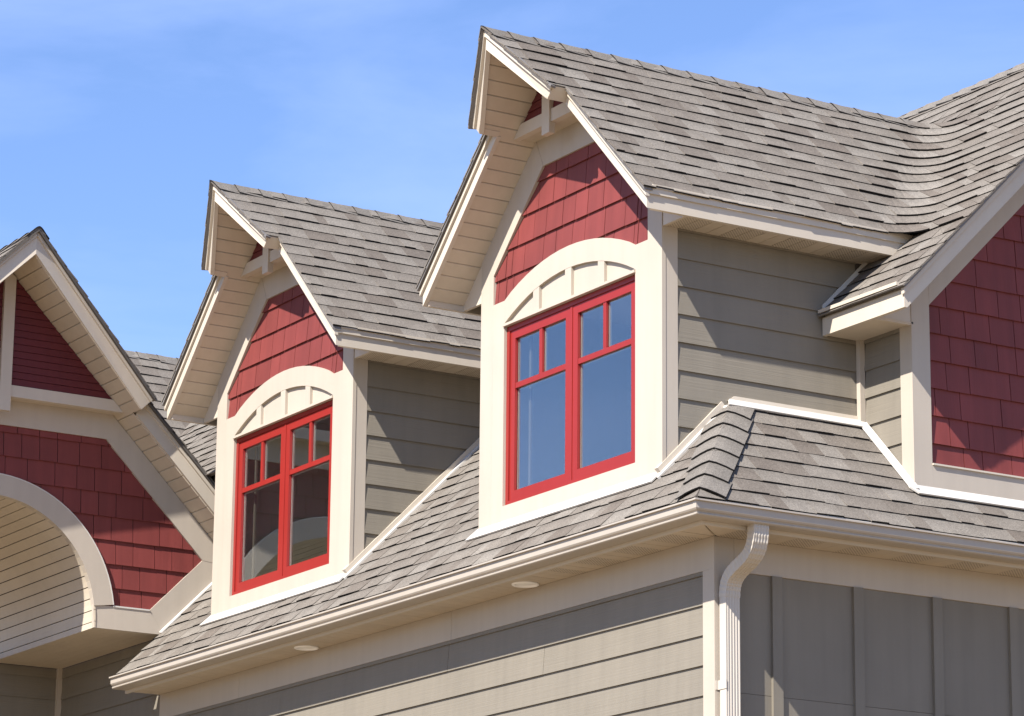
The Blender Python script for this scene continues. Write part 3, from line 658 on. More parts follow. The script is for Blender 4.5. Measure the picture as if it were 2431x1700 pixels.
# eave of the main roof over that wall
zt = YEF+MAIN-0.005
for (y0, y1, za, zb, nm, mt) in ((YEF, YEF+0.03, zt-0.035, TIPG, 'fascia_board', TRIM), (YEF+0.022, YEF+0.04, zt-0.004, zt-0.06, 'shadow_board', TRIM), (YEF-0.035, YEF+0.03, zt+0.012, zt-0.010, 'drip_edge', TRIM)):
    m = MB(); m.box(XR+0.002, 0.3495, y0, y1, zb, za); m.build(nm, mt, side)
m = MB(); m.box(XR+0.001, XG+0.0, YEF+0.03, YIN+0.015, TIPG+0.008, TIPG+0.02); m.build('flat_soffit', SOFF, side)
m = MB(); m.box(XG-0.03, XG-0.004, YEF+0.031, YIN-0.001, TIPG, 1.52); m.build('eave_end_panel', TRIM, side)
m = MB(); z0 = 1.52
m.prism([(XR+0.0, YEF+0.0, zt+0.05), (XR+0.012, YEF, zt+0.05), (XR+0.012, 1.66, zt+0.55), (XR, 1.66, zt+0.55)], [(XR, YEF, zt), (XR+0.012, YEF, zt), (XR+0.012, 1.66, zt+0.50), (XR, 1.66, zt+0.50)])
m.build('step_flashing', WHITE, side)
# main roof shingles: woven part + planar parts
mM = planef((0, ZR-MAIN, ZR), (1, 0, 0), (0, -1, -1), (0, -1, 1))
V2 = WE*S2+0.03; vlow = (ZR-1.53)*S2+0.028
vb_low = []; v = V2+EXPO
while v < vlow+EXPO*0.9: vb_low.append(v); v += EXPO
vb_hi = []; v = V2-14*EXPO
while v > -0.72: vb_hi.append(v); v -= EXPO
low = roof_tabs(mM, [[(-1, 0, -XR), (1, 0, 0.42), (0, 1, vlow), (0, -1, -V2+0.05)]], vb_low, XR-0.1, 0.45, rnd)
hi = roof_tabs(mM, [[(-1, 0, 3.6), (1, 0, 0.42), (0, -1, 0.615), (0, 1, 0.09)]], vb_hi+[V2-13*EXPO], -3.6, 0.45, rnd)
emit(main_tabs+low+hi, side)
dk = MB()
for pl in ([(-3.6, -0.61), (0.40, -0.61), (0.40, 0.05), (-3.6, 0.05)], [(-0.75, 0.05), (0.40, 0.05), (0.40, V2), (-0.20, V2)], [(-1.5, 0.05), (-0.75, 0.05), (-0.2, V2), (-0.22, V2)], [(XR, V2-0.2), (0.40, V2-0.2), (0.40, vlow-0.03), (XR, vlow-0.03)]):
    dk.prism([mM(u, v, -0.006) for u, v in pl], [mM(u, v, -0.02) for u, v in pl])
dk.build('roof_deck', SHEATH, side)
m = MB()   # far slope of the main roof
mF = planef((0, YGC, ZRG), (1, 0, 0), (0, 1, -1), (0, 1, 1))
pl = [(-3.6, 0), (0.42, 0), (0.42, 3.2), (-3.6, 3.2)]; m.prism([mF(u, v, 0) for u, v in pl], [mF(u, v, -0.02) for u, v in pl], 0, 1); m.build('roof_shingle_field', [ROOFM, DARK], side, kind='stuff')
ridge_caps(side, (-3.4, YGC, ZRG-0.004), (1, 0, 0), (0, -1, -1), (0, 1, -1), 19, rnd=rnd)

# ------------------------------------------------------------------ entry gable (left)
ent = thing('entry_gable', (XL, YLC, 0.352), 'left entry gable with an arched vaulted opening in dark red shingles', 'gable')
frL = lambda x, y, z: (XL-y, YLC+x, z)
rnd = random.Random(9)
WEL = 2.15; RI, RO, ZC, ZBL = 0.893, 1.053, 0.40, 0.352
gable(frL, ent, ZLR, WEL, 1.13, 0.645, 0.42, 0.30, 0.198, 0.207, (2.032, 2.122, 1.915), ZLR-WEL-0.198)
def plateL(polys, name, y0=0.0, y1=0.028, mat=CREAM):
    m = MB()
    for p in polys: m.prism([frL(x, y0, z) for x, z in p], [frL(x, y1, z) for x, z in p])
    return m.build(name, mat, ent)
KR = ZLR+0.0; OFL = KR-(1.265-YLC)      # red edge: x + z = 1.265 - YLC
ED = 1.265-YLC
LO = 0.687+YLC                           # z - x = 0.687+YLC (lower red edge along roof A)
LB = 0.388+YLC
xcr = (ED-LO)/2; zcr = ED-xcr
for s in (-1, 1):
    so = 1.512-YLC
    plateL([[(s*(ED-1.845), 1.845), (s*(so-1.845), 1.845), (s*((so-LO)/2+0.15), so-((so-LO)/2+0.15)), (s*xcr, zcr)]], 'rake_trim', -0.001, 0.027)
    plateL([[(s*xcr, zcr), (s*((so-LO)/2+0.149), so-((so-LO)/2+0.149)), (s*((so-LB)/2+0.05), so-((so-LB)/2+0.05)), (s*(ZBL-LB), ZBL), (s*(0.531-LO), 0.531)]], 'lower_trim', 0.0005, 0.0285)
    plateL([[(s*RI, ZBL), (s*(ZBL-LB), ZBL), (s*(0.531-LO), 0.531), (s*(RI-0.012), 0.531)]], 'bottom_band', -0.004, 0.0285)
    plateL([[(s*(RO-0.005), 0.526), (s*(0.531-LO), 0.526), (s*(0.531-LO), 0.538), (s*(RO-0.005), 0.538)]], 'drip_cap', -0.010, 0.02, WHITE)
so = 1.512-YLC
plateL([[(-(so-1.845), 1.845), (so-1.845, 1.845), (so-2.045, 2.045), (-(so-2.045), 2.045)]], 'top_band', 0.0, 0.028)
# arch ring
m = MB(); n = 40; AS = math.asin(0.1315/((RI+RO)/2)); AW = math.pi-2*AS
for i in range(n):
    a0, a1 = AS+AW*i/n, AS+AW*(i+1)/n
    q = [(RI*math.cos(a0), ZC+RI*math.sin(a0)), (RO*math.cos(a0), ZC+RO*math.sin(a0)), (RO*math.cos(a1), ZC+RO*math.sin(a1)), (RI*math.cos(a1), ZC+RI*math.sin(a1))]
    m.prism([frL(x, -0.014, z) for x, z in q], [frL(x, 0.045, z) for x, z in q])
for s in (-1, 1):
    q = [(s*RI, 0.531), (s*RO, 0.531), (s*RO, ZC), (s*RI, ZC)]
m.build('arch_ring', CREAM, ent)
m = MB()
for i in range(n):
    a0, a1 = AS+AW*i/n, AS+AW*(i+1)/n
    q = [(RO*math.cos(a0), ZC+RO*math.sin(a0)), ((RO+0.008)*math.cos(a0), ZC+(RO+0.008)*math.sin(a0)), ((RO+0.008)*math.cos(a1), ZC+(RO+0.008)*math.sin(a1)), (RO*math.cos(a1), ZC+RO*math.sin(a1))]
    m.prism([frL(x, -0.016, z) for x, z in q], [frL(x, 0.03, z) for x, z in q])
m.build('arch_flashing', WHITE, ent)
# red shingles
reg = convex_hps([(-(0.531-LO), -0.50), (0.531-LO, -0.50), (xcr+0.03, -zcr), (ED-1.845+0.005, -1.86), (-(ED-1.845+0.005), -1.86), (-(xcr+0.03), -zcr)])
mpL = lambda u, v, h: frL(u, -h, -v)
rows = [(-(1.794-(k-1)*0.186), -(1.794-k*0.186)) for k in range(0, 9)]
rgs = [reg+[(-1, 0, -(RI+0.07))]]
for i in range(12):
    xa, xb = -0.3+(RI+0.37)*i/12, -0.3+(RI+0.37)*(i+1)/12; zz_ = lambda x: ZC+math.sqrt(max((RI+0.07)**2-x*x, 0))
    sl_ = (zz_(xb)-zz_(xa))/(xb-xa); rgs.append(reg+[(-1, 0, -xa), (1, 0, xb), (sl_, 1, sl_*xa-zz_(xa))])
lap_rows(mpL, rgs, [r for r in rows], lambda k, f=splits_rand(-0.3, 1.9, (0.15, 0.185, 0.2, 0.23), rnd): f(k), 'wall_shingle', RED, ent, -0.010, -0.0245, 0.007, rnd, 0.0026)
# wall behind, left part simple
m = MB()
for i in range(n):
    a0, a1 = math.pi*i/n, math.pi*(i+1)/n
    def outp(a):
        c, s_ = math.cos(a), math.sin(a); r = 1e9
        if s_ > 1e-6: r = min(r, (2.9-ZC)/s_)
        r = min(r, (so-0.0-ZC)/max(abs(c)+s_, 1e-6))
        k = s_-abs(c)
        if abs(c) > 1e-6 and -k > 1e-6: r = min(r, (ZC-(LB+0.05))/(-k) if ZC-(LB+0.05) > 0 else r)
        return (r*c, ZC+r*s_)
    q = [((RI+0.03)*math.cos(a0), ZC+(RI+0.03)*math.sin(a0)), outp(a0), outp(a1), ((RI+0.03)*math.cos(a1), ZC+(RI+0.03)*math.sin(a1))]
    m.prism([frL(x, 0.032, z) for x, z in q], [frL(x, 0.10, z) for x, z in q])
m.build('wall', SHEATH, ent)
# vault boards
nb = 31; BACK = 2.0
bk = MB()
for i in range(nb):
    a0, a1 = math.pi*i/nb, math.pi*(i+1)/nb; g_ = 0.0036/RI
    m = MB(); q = [((RI+dr)*math.cos(a), ZC+(RI+dr)*math.sin(a)) for a, dr in ((a0+g_, 0), ((a0+a1)/2, 0.0), (a1-g_, 0), (a1-g_, 0.012), ((a0+a1)/2, 0.012), (a0+g_, 0.012))]
    m.prism([frL(x, -0.010, z) for x, z in q], [frL(x, BACK, z) for x, z in q]); m.build('vault_board', SOFF, ent)
    q = [((RI+dr)*math.cos(a), ZC+(RI+dr)*math.sin(a)) for a, dr in ((a0, 0.0095), (a1, 0.0095), (a1, 0.02), (a0, 0.02))]
    bk.prism([frL(x, 0.0, z) for x, z in q], [frL(x, BACK, z) for x, z in q])
bk.build('vault_backing', GAP, ent)
for s in (-1, 1):
    m = MB(); m.box(min(s*RI, s*(RI+0.012)), max(s*RI, s*(RI+0.012)), -0.0095, BACK, ZBL, ZC-0.003, frL); m.build('vault_board', SOFF, ent)
# underside boards beside the arch
y0 = RI+0.001; y1 = -YLC+0.0
for k in range(7):
    a = y0+(y1-y0)*k/7; b_ = y0+(y1-y0)*(k+1)/7
    m = MB(); m.box(a+0.001, b_-0.001, 0.029, BACK, ZBL+0.001, ZBL+0.012, frL); m.build('porch_soffit_board', SOFF, ent)
m = MB(); m.box(-RI-1.0, -RI-0.001, 0.029, BACK, ZBL, ZBL+0.012, frL); m.build('porch_soffit_board', SOFF, ent)
# roof of the entry gable
mr = planef(frL(0, 0, ZLR), (-1, 0, 0), (0, 1, -1), (0, 1, 1)); ml = planef(frL(0, 0, ZLR), (-1, 0, 0), (0, -1, -1), (0, -1, 1))
V1 = 1.13*S2; V2 = WEL*S2+0.02; pa, pt, pl_ = 0.645, 0.42, 0.30; oh = 0.042
regs = [[(0, 1, V1), (0, -1, 0.0), (-1, (pa-pt)/V1, pa+oh)], [(0, -1, -V1), (0, 1, V2), (-1, 0, pl_+oh)]]
vbl = [V2-k*EXPO for k in range(23)]
fld = MB(); near = []
for mf in (mr, ml):
    for mb, c in roof_tabs(mf, regs, vbl, -0.8, 2.6, rnd):
        if c[0] > XL+0.05: near.append((mb, c))
        else: fld.merge(mb)
emit(near, ent, cap=200); fld.build('roof_shingle_field', [ROOFM, DARK], ent, kind='stuff')
dk = MB()
for mf in (mr, ml):
    for r in regs:
        p_ = clip([(-1, 0), (2.6, 0), (2.6, V2-0.02), (-1, V2-0.02)], r)
        if p_: dk.prism([mf(p[0], p[1], -0.002) for p in p_], [mf(p[0], p[1], -0.02) for p in p_])
dk.build('roof_deck', SHEATH, ent)
ridge_caps(ent, frL(0, -0.69, ZLR-0.012), (-1, 0, 0), (0, -1, -1), (0, 1, -1), 16, rnd=rnd, shear=0.14)
# flashing against roof A
m = MB()
mA = planef((0, 0, ROOFA), (1, 0, 0), (0, -1, -1), (0, -1, 1))
m.prism([mA(XL+0.03, -0.9*S2, 0.02), mA(XL+0.03, 0.05*S2, 0.02), mA(XL-0.03, 0.05*S2, 0.035), mA(XL-0.03, -0.9*S2, 0.035)], [mA(XL+0.03, -0.9*S2, 0.01), mA(XL+0.03, 0.05*S2, 0.01), mA(XL-0.03, 0.05*S2, 0.01), mA(XL-0.03, -0.9*S2, 0.01)])
m.build('flashing', WHITE, ent)

# ------------------------------------------------------------------ rear roof seen between the entry gable and the left dormer
rear = thing('rear_roof', (-10.36, 0.2, -ZO), 'rear shingled roof with a valley, seen between the left gable and left dormer', 'roof')
rnd = random.Random(31)
CP = 1.45; TX, TZ = -10.36, 3.41
mT = planef((TX, 0, TZ), (0, 1, 0), (1, 0, -1), (1, 0, 1)); mC = planef((0, 1.95, 1.95+CP), (1, 0, 0), (0, -1, -1), (0, -1, 1))
# valley: y + CP = TZ - (x - TX)
tv = [k*EXPO+0.10 for k in range(20)]
tabsT = roof_tabs(mT, [[(1, 1/S2, TZ-CP), (-1, 0, 0.3), (0, -1, 0)]], tv, -0.4, 2.1, rnd)
tabsC = roof_tabs(mC, [[(-1, 1/S2, -(TX+TZ-1.95-CP)), (1, 0, -6.76), (0, -1, 0), (0, 1, 2.58)]], [k*EXPO+0.10 for k in range(22)], -10.5, -6.5, rnd)
emit(tabsT+tabsC, rear, vis=lambda c: c[1] > 0.1)
dk = MB(); pl = [(-0.3, 0), (1.95, 0), (-0.3, 3.2)]; dk.prism([mT(u, v, -0.002) for u, v in pl], [mT(u, v, -0.03) for u, v in pl])
pl = [(-10.4, 0.0), (-6.6, 0.0), (-6.6, 2.55), (-8.55, 2.55)]; dk.prism([mC(u, v, -0.002) for u, v in pl], [mC(u, v, -0.03) for u, v in pl])
mT2 = planef((TX, 0, TZ), (0, 1, 0), (-1, 0, -1), (-1, 0, 1)); pl = [(-0.3, 0), (1.95, 0), (1.95, 3.2), (-0.3, 3.2)]; dk.prism([mT2(u, v, -0.002) for u, v in pl], [mT2(u, v, -0.03) for u, v in pl])
dk.build('roof_deck', SHEATH, rear)
m = MB(); m.box(-9.0, -6.56, 0.22, 0.30, 1.505, 1.66); m.build('wall', CLAPX, rear)
ridge_caps(rear, (TX, -0.2, TZ-0.012), (0, 1, 0), (-1, 0, -1), (1, 0, -1), 11, rnd=rnd)

# ------------------------------------------------------------------ front wing: walls, eaves, skirt roof
wing = thing('house_wing', (0, 0, -ZO), 'front house wing with beige lap siding, grey batten wall and hipped shingle roof', 'house')
rnd = random.Random(3)
m = MB()
m.box(-9.43, -0.018, 0.018, 0.12, -ZO, 0.40); m.box(-0.12, -0.018, 0.018, 5.0, -ZO, 0.10); m.box(-9.53, -9.448, -3.2, 0.12, -ZO, 0.40)
m.build('wall', SHEATH, wing)
# lap siding A
mpW = lambda u, v, h: (u, -h, -v)
rows = [(-(-0.501-(k-1)*0.179), -(-0.501-k*0.179)) for k in range(-1, 28)]
def sp(k):
    j = [-1.9, -3.1, -4.6, -2.4, -5.6, -3.9][(k*5+2) % 6]
    return [-7.5, j-2.4 if j-2.4 > -7.2 else -6.6, j, -0.12]
lap_rows(mpW, [(0, -1, -0.29), (0, 1, ZO-0.3)], rows, sp, 'clapboard', CLAPX, wing, -0.0025, -0.0155, 0.006, rnd)
rows2 = [(-(0.37-(k-1)*0.179+0.08), -(0.37-k*0.179+0.08)) for k in range(0, 32)]
lap_rows(mpW, [(0, -1, 0.352), (0, 1, ZO-0.3)], rows2, lambda k: [-9.43, -7.5], 'clapboard', CLAPX, wing, -0.0025, -0.0155, 0.006, rnd)
mpP = lambda u, v, h: (-9.43+h, u, -v)
lap_rows(mpP, [(0, -1, 0.352), (0, 1, ZO-0.3)], rows2, lambda k: [-3.0, -0.02], 'clapboard', CLAPY, wing, -0.0025, -0.0155, 0.006, rnd)
m = MB(); m.box(-9.437, -9.400, -0.030, 0.01, -ZO+0.3, 0.352); m.build('inside_corner_post', CREAM, wing)
# frieze and corner boards
for a, b_ in ((-7.5, -6.15), (-6.148, -3.05), (-3.048, -0.0)):
    m = MB(); m.box(a, b_, 0.0, 0.018, ZF, ZS-0.001); m.build('frieze_board', CREAM, wing)
m = MB(); m.box(-0.119, 0.0, 0.0005, 0.018, -ZO+0.2, ZF-0.0005); m.build('corner_board', CREAM, wing)
m = MB(); m.box(-0.018, 0.0, 0.0185, 0.143, -ZO+0.2, ZS-0.001); m.build('corner_board', CREAM, wing)
m = MB(); m.box(-0.018, 0.0, 0.145, 5.0, ZF-0.004, ZS-0.001); m.build('frieze_board', CREAM, wing)
# panels and battens B
ys = [0.143]+[0.417+0.606*k+0.036 for k in range(8)]
for a, b_ in zip(ys[:-1], ys[1:]):
    for za, zb in ((-1.02, ZF), (-3.45, -1.0225), (-ZO+0.2, -3.4525)):
        m = MB(); m.box(-0.018, -0.0125, a+0.0005, b_-0.0005, za, zb); m.build('wall_panel', PANEL, wing)
for k in range(7):
    y = 0.417+0.606*k; m = MB(); m.box(-0.0125, 0.008, y, y+0.073, -ZO+0.2, ZF-0.005); m.build('batten', PANEL, wing)
# fascia and soffits
D = 0.285
m = MB(); m.box(-7.53, D, -D, -D+0.02, ZS-0.012, 0.075); m.build('fascia_board', TRIM, wing)
m = MB(); m.box(D-0.02, D, -D+0.0205, 5.0, ZS-0.012, 0.075); m.build('fascia_board', TRIM, wing)
bk = MB(); bk.box(-7.5, 0.0, -D+0.02, 0.0, ZS+0.010, ZS+0.02); bk.box(0.0, D-0.02, 0.0, 5.0, ZS+0.010, ZS+0.02); bk.box(0.0, D-0.02, -D+0.02, 0.0, ZS+0.010, ZS+0.02); bk.build('soffit_backing', GAP, wing)
x = -0.005; i = 0
while x > -7.5:
    x0 = max(x-0.105, -7.5)
    m = MB(); g_ = 0.005 if i % 4 == 0 else 0.0022
    m.box(x0+0.0008, x-g_, -D+0.0205, 0.0, ZS, ZS+0.009); m.build('soffit_board', VENT if (i % 4 in (1, 2) and x > -2.2 and i < 14) else SOFF, wing); x -= 0.105; i += 1
y = 0.03; i = 0
while y < 4.0:
    m = MB(); m.box(0.0, D-0.0205, y+0.001, y+0.104, ZS, ZS+0.009); m.build('soffit_board', VENT if i % 4 in (0, 1) else SOFF, wing); y += 0.105; i += 1
m = MB(); m.prism([(0.001, -D+0.0205, ZS), (D-0.0205, -D+0.0205, ZS), (0.012, -0.0, ZS), (0.001, 0, ZS)], [(0.001, -D+0.0205, ZS+0.009), (D-0.0205, -D+0.0205, ZS+0.009), (0.012, 0, ZS+0.009), (0.001, 0, ZS+0.009)]); m.build('soffit_board', SOFF, wing)
m = MB(); m.prism([(D-0.0205, -D+0.026, ZS), (D-0.0205, 0.029, ZS), (0.002, 0.029, ZS), (0.018, 0.0, ZS)], [(D-0.0205, -D+0.026, ZS+0.009), (D-0.0205, 0.029, ZS+0.009), (0.002, 0.029, ZS+0.009), (0.018, 0, ZS+0.009)]); m.build('soffit_board', SOFF, wing)
m = MB(); m.prism([(0.0, 0.004, ZS-0.004), (0.004, 0.0, ZS-0.004), (D-0.016, -D+0.020, ZS-0.004), (D-0.02, -D+0.024, ZS-0.004)][::-1], [(0.0, 0.004, ZS), (0.004, 0.0, ZS), (D-0.016, -D+0.020, ZS), (D-0.02, -D+0.024, ZS)][::-1]); m.build('soffit_mitre', SOFF, wing)
# roof A and roof B
mB = planef((0, 0, ROOFA), (0, 1, 0), (1, 0, -1), (1, 0, 1))
EY = 0.390                                    # shingle overhang into the gutter
vE = EY*S2
# roof A in (u = x, v = -y*S2)
AX0 = -7.46
def regA(x0, x1, y0, y1): return [(-1, 0, -x0), (1, 0, x1), (0, 1, -y0*S2), (0, -1, y1*S2), (1, -1/S2, 0.0)]
RA = [regA(AX0, 0.5, -EY-0.006, YD+0.01), regA(AX0, XC1-HWD, YD+0.01, 1.2), regA(XC1+HWD, XC2-HWD, YD+0.01, 2.2), regA(XR, 0.5, YD+0.01, 0.5)]
vbA = [vE-k*EXPO for k in range(26)]
tabsA = roof_tabs(mA, RA, vbA, AX0-0.1, 0.5, rnd)
def visA(c):
    x, y, z = c
    return y < 0.0 or (XC1+HWD < x and y < 1.05) or x > XR or (x < XC1-HWD and y < 0.3)
nA = emit(tabsA, wing, cap=292, vis=visA)
tabsB = roof_tabs(mB, [[(-1, -1/S2, 0.0), (0, 1, vE+0.006), (0, -1, -XR*S2-0.0), (1, 0, YIN)], [(-1, 0, -YIN), (1, 0, 4.6), (0, 1, vE+0.006), (0, -1, -XG*S2)]], [vE-k*EXPO for k in range(10)], -0.5, 4.6, rnd)
hipe = thing('side_roof', (0.2, 0.6, ROOFA-0.2), 'small sloping shingled skirt roof at right, above the downspout gutter', 'roof')
emit(tabsB, hipe)
dk = MB()
for x0, x1, y0, y1 in ((AX0, 0.6, -EY, YD), (AX0, XC1-HWD+0.05, YD, 1.2), (XC1+HWD-0.05, XC2-HWD+0.05, YD, 2.2), (XR-0.05, 0.5, YD, 0.45)):
    pl = clip([(x0, -y0*S2), (x1, -y0*S2), (x1, -y1*S2), (x0, -y1*S2)], [(1, -1/S2, 0.0)])
    dk.prism([mA(u, v, -0.003) for u, v in pl], [mA(u, v, -0.02) for u, v in pl])
dk.build('roof_deck', SHEATH, wing)
dk = MB()
for pl in ([(-0.5, -0.7), (YIN+0.05, -0.7), (YIN+0.05, vE-0.01), (-0.5, vE-0.01)], [(YIN+0.05, -0.0), (4.6, 0.0), (4.6, vE-0.01), (YIN+0.05, vE-0.01)]):
    pl = clip(pl, [(-1, -1/S2, 0.0)]); dk.prism([mB(u, v, -0.003) for u, v in pl], [mB(u, v, -0.02) for u, v in pl])
dk.build('roof_deck', SHEATH, hipe)
# hip caps
hd = Vector((-1, 1, 1)).normalized(); nA_ = Vector((0, -1, 1)).normalized(); nB_ = Vector((1, 0, 1)).normalized()
wA = nA_.cross(hd);  wA = wA if wA.x < 0 else -wA
wB = nB_.cross(hd);  wB = wB if wB.y > 0 else -wB
upn = (nA_+nB_).normalized()
ridge_caps(wing, Vector((0.325, -0.325, 0.075))-upn*0.014, hd, wA, wB, 7, 'hip_cap', 0.198, 0.165, rnd, upn, 0.0, 0.100, 0.015, 0.016)
# wall flashing along the skirt roof
m = MB()
m.prism([(XR-0.01, YH-0.02, ROOFA-XR+0.010), (XR+0.010, YH-0.03, ROOFA-XR+0.012), (XR+0.010, YIN+0.01, ROOFA-XR+0.012), (XR-0.01, YIN+0.01, ROOFA-XR+0.010)],
        [(XR-0.01, YH+0.03, ROOFA-XR+0.050), (XR+0.004, YH+0.03, ROOFA-XR+0.050), (XR+0.004, YIN, ROOFA-XR+0.050), (XR-0.01, YIN, ROOFA-XR+0.050)])
m.build('step_flashing', TRIM, hipe)
m = MB(); v0 = (XR+0.004)*S2
m.prism([mB(YH-0.03, v0, 0.034), mB(YIN+0.005, v0, 0.034), mB(YIN-0.02, v0+0.058, 0.024), mB(YH-0.05, v0+0.050, 0.026)], [mB(YH-0.03, v0, 0.018), mB(YIN+0.005, v0, 0.018), mB(YIN-0.02, v0+0.058, 0.016), mB(YH-0.05, v0+0.050, 0.016)])
m.build('flashing', WHITE, hipe)
m = MB(); va = XR*S2+0.03; vb_ = (XG+0.012)*S2
m.prism([mB(YIN-0.038, va, 0.022), mB(YIN+0.004, va, 0.040), mB(YIN+0.004, vb_, 0.040), mB(YIN-0.038, vb_, 0.022)], [mB(YIN-0.038, va, 0.012), mB(YIN+0.004, va, 0.012), mB(YIN+0.004, vb_, 0.012), mB(YIN-0.038, vb_, 0.012)])
m.build('flashing', WHITE, hipe)
m = MB(); v1 = XG*S2
m.prism([mB(YIN-0.045, v1-0.03, 0.036), mB(YIN, v1-0.02, 0.036), mB(4.6, v1-0.02, 0.036), mB(4.6, v1+0.055, 0.026), mB(YIN-0.01, v1+0.055, 0.026), mB(YIN-0.05, v1+0.0, 0.028)], [mB(YIN-0.045, v1-0.03, 0.016), mB(YIN, v1-0.02, 0.016), mB(4.6, v1-0.02, 0.016), mB(4.6, v1+0.055, 0.016), mB(YIN-0.01, v1+0.055, 0.016), mB(YIN-0.05, v1, 0.016)])
m.build('flashing', WHITE, hipe)

# ------------------------------------------------------------------ rain gutter
gut = thing('rain_gutter', (0.3, -0.3, -0.09), 'beige rain gutter running along both eaves and round the corner', 'gutter')
PROF = [(0.426, 0.0), (0.426, -0.010), (0.411, -0.013), (0.4105, -0.030), (0.4105, -0.052), (0.404, -0.062), (0.394, -0.068), (0.392, -0.073), (0.397, -0.078), (0.396, -0.085), (0.386, -0.091), (0.2855, -0.092),
        (0.2855, 0.012), (0.2865, 0.012), (0.2865, -0.088), (0.384, -0.087), (0.392, -0.083), (0.387, -0.073), (0.390, -0.065), (0.405, -0.050), (0.406, -0.010), (0.414, -0.006), (0.416, 0.0)]
m = MB(); m.sweep([[(x_, -d, z) for d, z in PROF] for x_ in (-7.528,)]+[[(d, -d, z) for d, z in PROF]], cap=True); m.build('gutter_run', GUTT, gut)
m = MB(); m.sweep([[(d+0.0004, -d+0.0004, z) for d, z in PROF]]+[[(d, 4.6, z) for d, z in PROF]], cap=True); m.build('gutter_run', GUTT, gut)
m = MB(); m.prism([(-7.5285, -d, z) for d, z in PROF[:13]], [(-7.5305, -d, z) for d, z in PROF[:13]]); m.build('gutter_end_cap', GUTT, gut)
m = MB(); off = 0.0022   # mitre strip at the corner
sec = lambda k: [(d+off+(-k if k < 0 else 0)*-1*-1*0+min(0, k), -(d+off)+max(0, k), z-(off if z < -0.08 else 0)) for d, z in PROF[:12]]
A = [m.vert((d+off-0.028, -(d+off), z)) for d, z in PROF[:12]]; Bv = [m.vert((d+off, -(d+off), z)) for d, z in PROF[:12]]; Cv = [m.vert((d+off, -(d+off)+0.028, z)) for d, z in PROF[:12]]
for i in range(11): m.face([A[i], A[i+1], Bv[i+1], Bv[i]]); m.face([Bv[i], Bv[i+1], Cv[i+1], Cv[i]])
m.build('gutter_mitre', GUTT, gut)
m = MB(); mAx = mA
m.prism([mA(-7.46, vE-0.10, 0.002), mA(0.20, vE-0.10, 0.002), mA(0.24, vE+0.006, 0.001), mA(-7.46, vE+0.006, 0.001)], [mA(-7.46, vE-0.10, 0.0), mA(0.20, vE-0.10, 0.0), mA(0.24, vE+0.006, -0.004), mA(-7.46, vE+0.012, -0.004)])
m.build('drip_edge', WHITE, gut)
m = MB()
m.prism([mB(-0.20, vE-0.10, 0.002), mB(4.5, vE-0.10, 0.002), mB(4.5, vE+0.006, 0.001), mB(-0.24, vE+0.006, 0.001)], [mB(-0.20, vE-0.10, 0.0), mB(4.5, vE-0.10, 0.0), mB(4.5, vE+0.012, -0.004), mB(-0.24, vE+0.006, -0.004)])
m.build('drip_edge', WHITE, gut)
# ------------------------------------------------------------------ downspout
ds = thing('downspout', (0.06, 0.075, -ZO), 'white ribbed square downspout with curved elbow at the house corner', 'downspout')
def dsec(c, tx, hw=0.050, hd=0.037, ribs=True, push=0.0):
    # c centre (x,z), tx tangent in the xz plane; cross-section in y and normal
    t_ = Vector((tx[0], 0, tx[1])).normalized(); nrm = Vector((-t_.z, 0, t_.x))    # outward (+x when going down)
    Y0 = 0.0755; pts = []
    fx = []
    nr = 5
    for k in range(nr*4+1):
        f = -1+2*k/(nr*4); dep = 0.003*(1 if (k % 4) in (1, 2) else 0) if ribs and abs(f) < 0.86 else 0
        fx.append((f*hw, hd-dep+push))
    ring = [(y, n) for y, n in fx]+[(hw+push, hd*0.75), (hw+push, -hd*0.75), (hw*0.8, -hd-push), (-hw*0.8, -hd-push), (-hw-push, -hd*0.75), (-hw-push, hd*0.75)]
    return [(c[0]+nrm.x*n, Y0+y, c[1]+nrm.z*n) for y, n in ring]
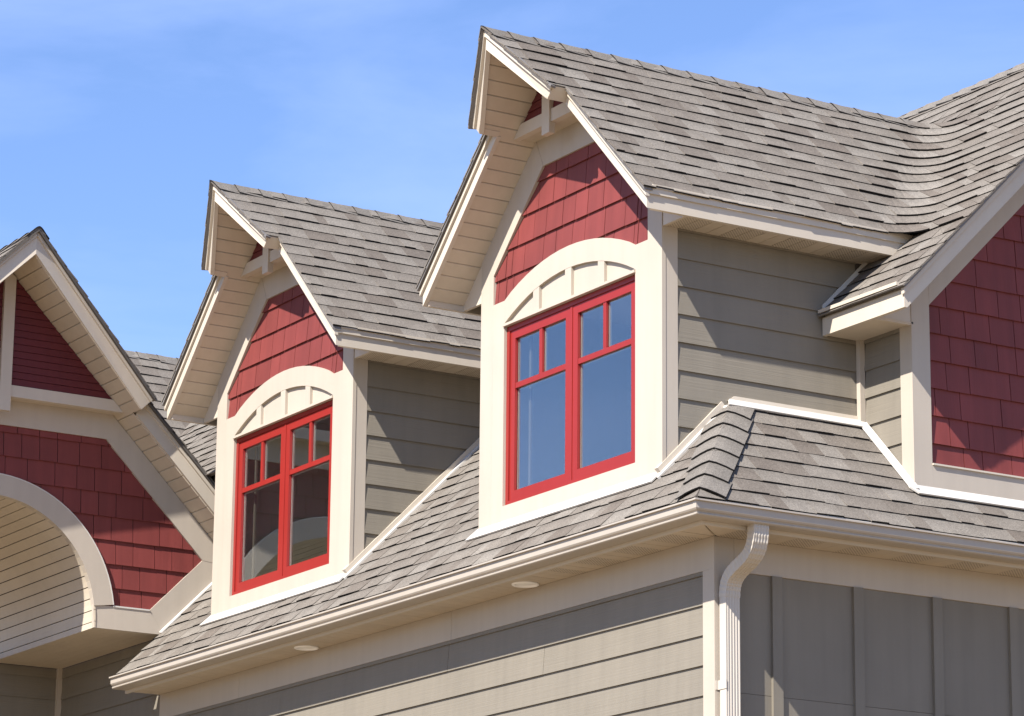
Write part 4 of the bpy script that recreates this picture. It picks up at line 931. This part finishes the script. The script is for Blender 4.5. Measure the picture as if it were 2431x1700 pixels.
# pipe down the wall
m = MB(); m.sweep([dsec((0.044, -0.44), (0, -1)), dsec((0.044, -ZO+0.15), (0, -1))]); m.build('pipe', SPOUT, ds)
def elbow(path, name):
    m = MB(); secs = []
    for i, p in enumerate(path):
        a = path[max(i-1, 0)]; b_ = path[min(i+1, len(path)-1)]; tx = (b_[0]-a[0], b_[1]-a[1])
        secs.append(dsec(p, tx, 0.052, 0.039, True, 0.0022*(i % 2)))
    m.sweep(secs); m.build(name, SPOUT, ds)
def bez(p0, p1, p2, p3, n):
    return [tuple((1-t)**3*p0[i]+3*(1-t)**2*t*p1[i]+3*(1-t)*t*t*p2[i]+t**3*p3[i] for i in (0, 1)) for t in [k/n for k in range(n+1)]]
up_ = bez((0.338, -0.085), (0.340, -0.215), (0.300, -0.255), (0.205, -0.292), 16)
lo_ = bez((0.215, -0.288), (0.09, -0.335), (0.046, -0.36), (0.044, -0.475), 16)
elbow(up_, 'elbow'); elbow(lo_, 'elbow')
m = MB(); m.box(0.0, 0.086, 0.0215, 0.0245, -1.02, -0.965); m.box(-0.002, 0.004, 0.005, 0.0245, -1.02, -0.965); m.build('strap', SPOUT, ds)

# ------------------------------------------------------------------ recessed soffit lights
def light(x, label):
    p = thing('recessed_light', (x, -0.115, ZS), label, 'light', 'recessed lights in the front soffit')
    m = MB(); n = 32; secs = []
    for r, z in ((0.088, ZS-0.001), (0.089, ZS-0.008), (0.083, ZS-0.012), (0.068, ZS-0.010), (0.062, ZS+0.006)):
        secs.append([(x+r*math.cos(6.2832*i/n), -0.115+r*math.sin(6.2832*i/n), z) for i in range(n)])
    m.sweep(secs, cap=False); m.build('trim_ring', RINGM, p, smooth=True)
    m = MB(); secs = []
    for r, z in ((0.0625, ZS-0.001), (0.055, ZS-0.003), (0.035, ZS-0.005), (0.004, ZS-0.006)):
        secs.append([(x+r*math.cos(6.2832*i/n), -0.115+r*math.sin(6.2832*i/n), z) for i in range(n)])
    m.sweep(secs, cap=True); m.build('lens', LAMP, p, smooth=True)
light(-1.93, 'round white soffit light nearer the downspout corner'); light(-4.88, 'round white soffit light further left, below the left dormer')
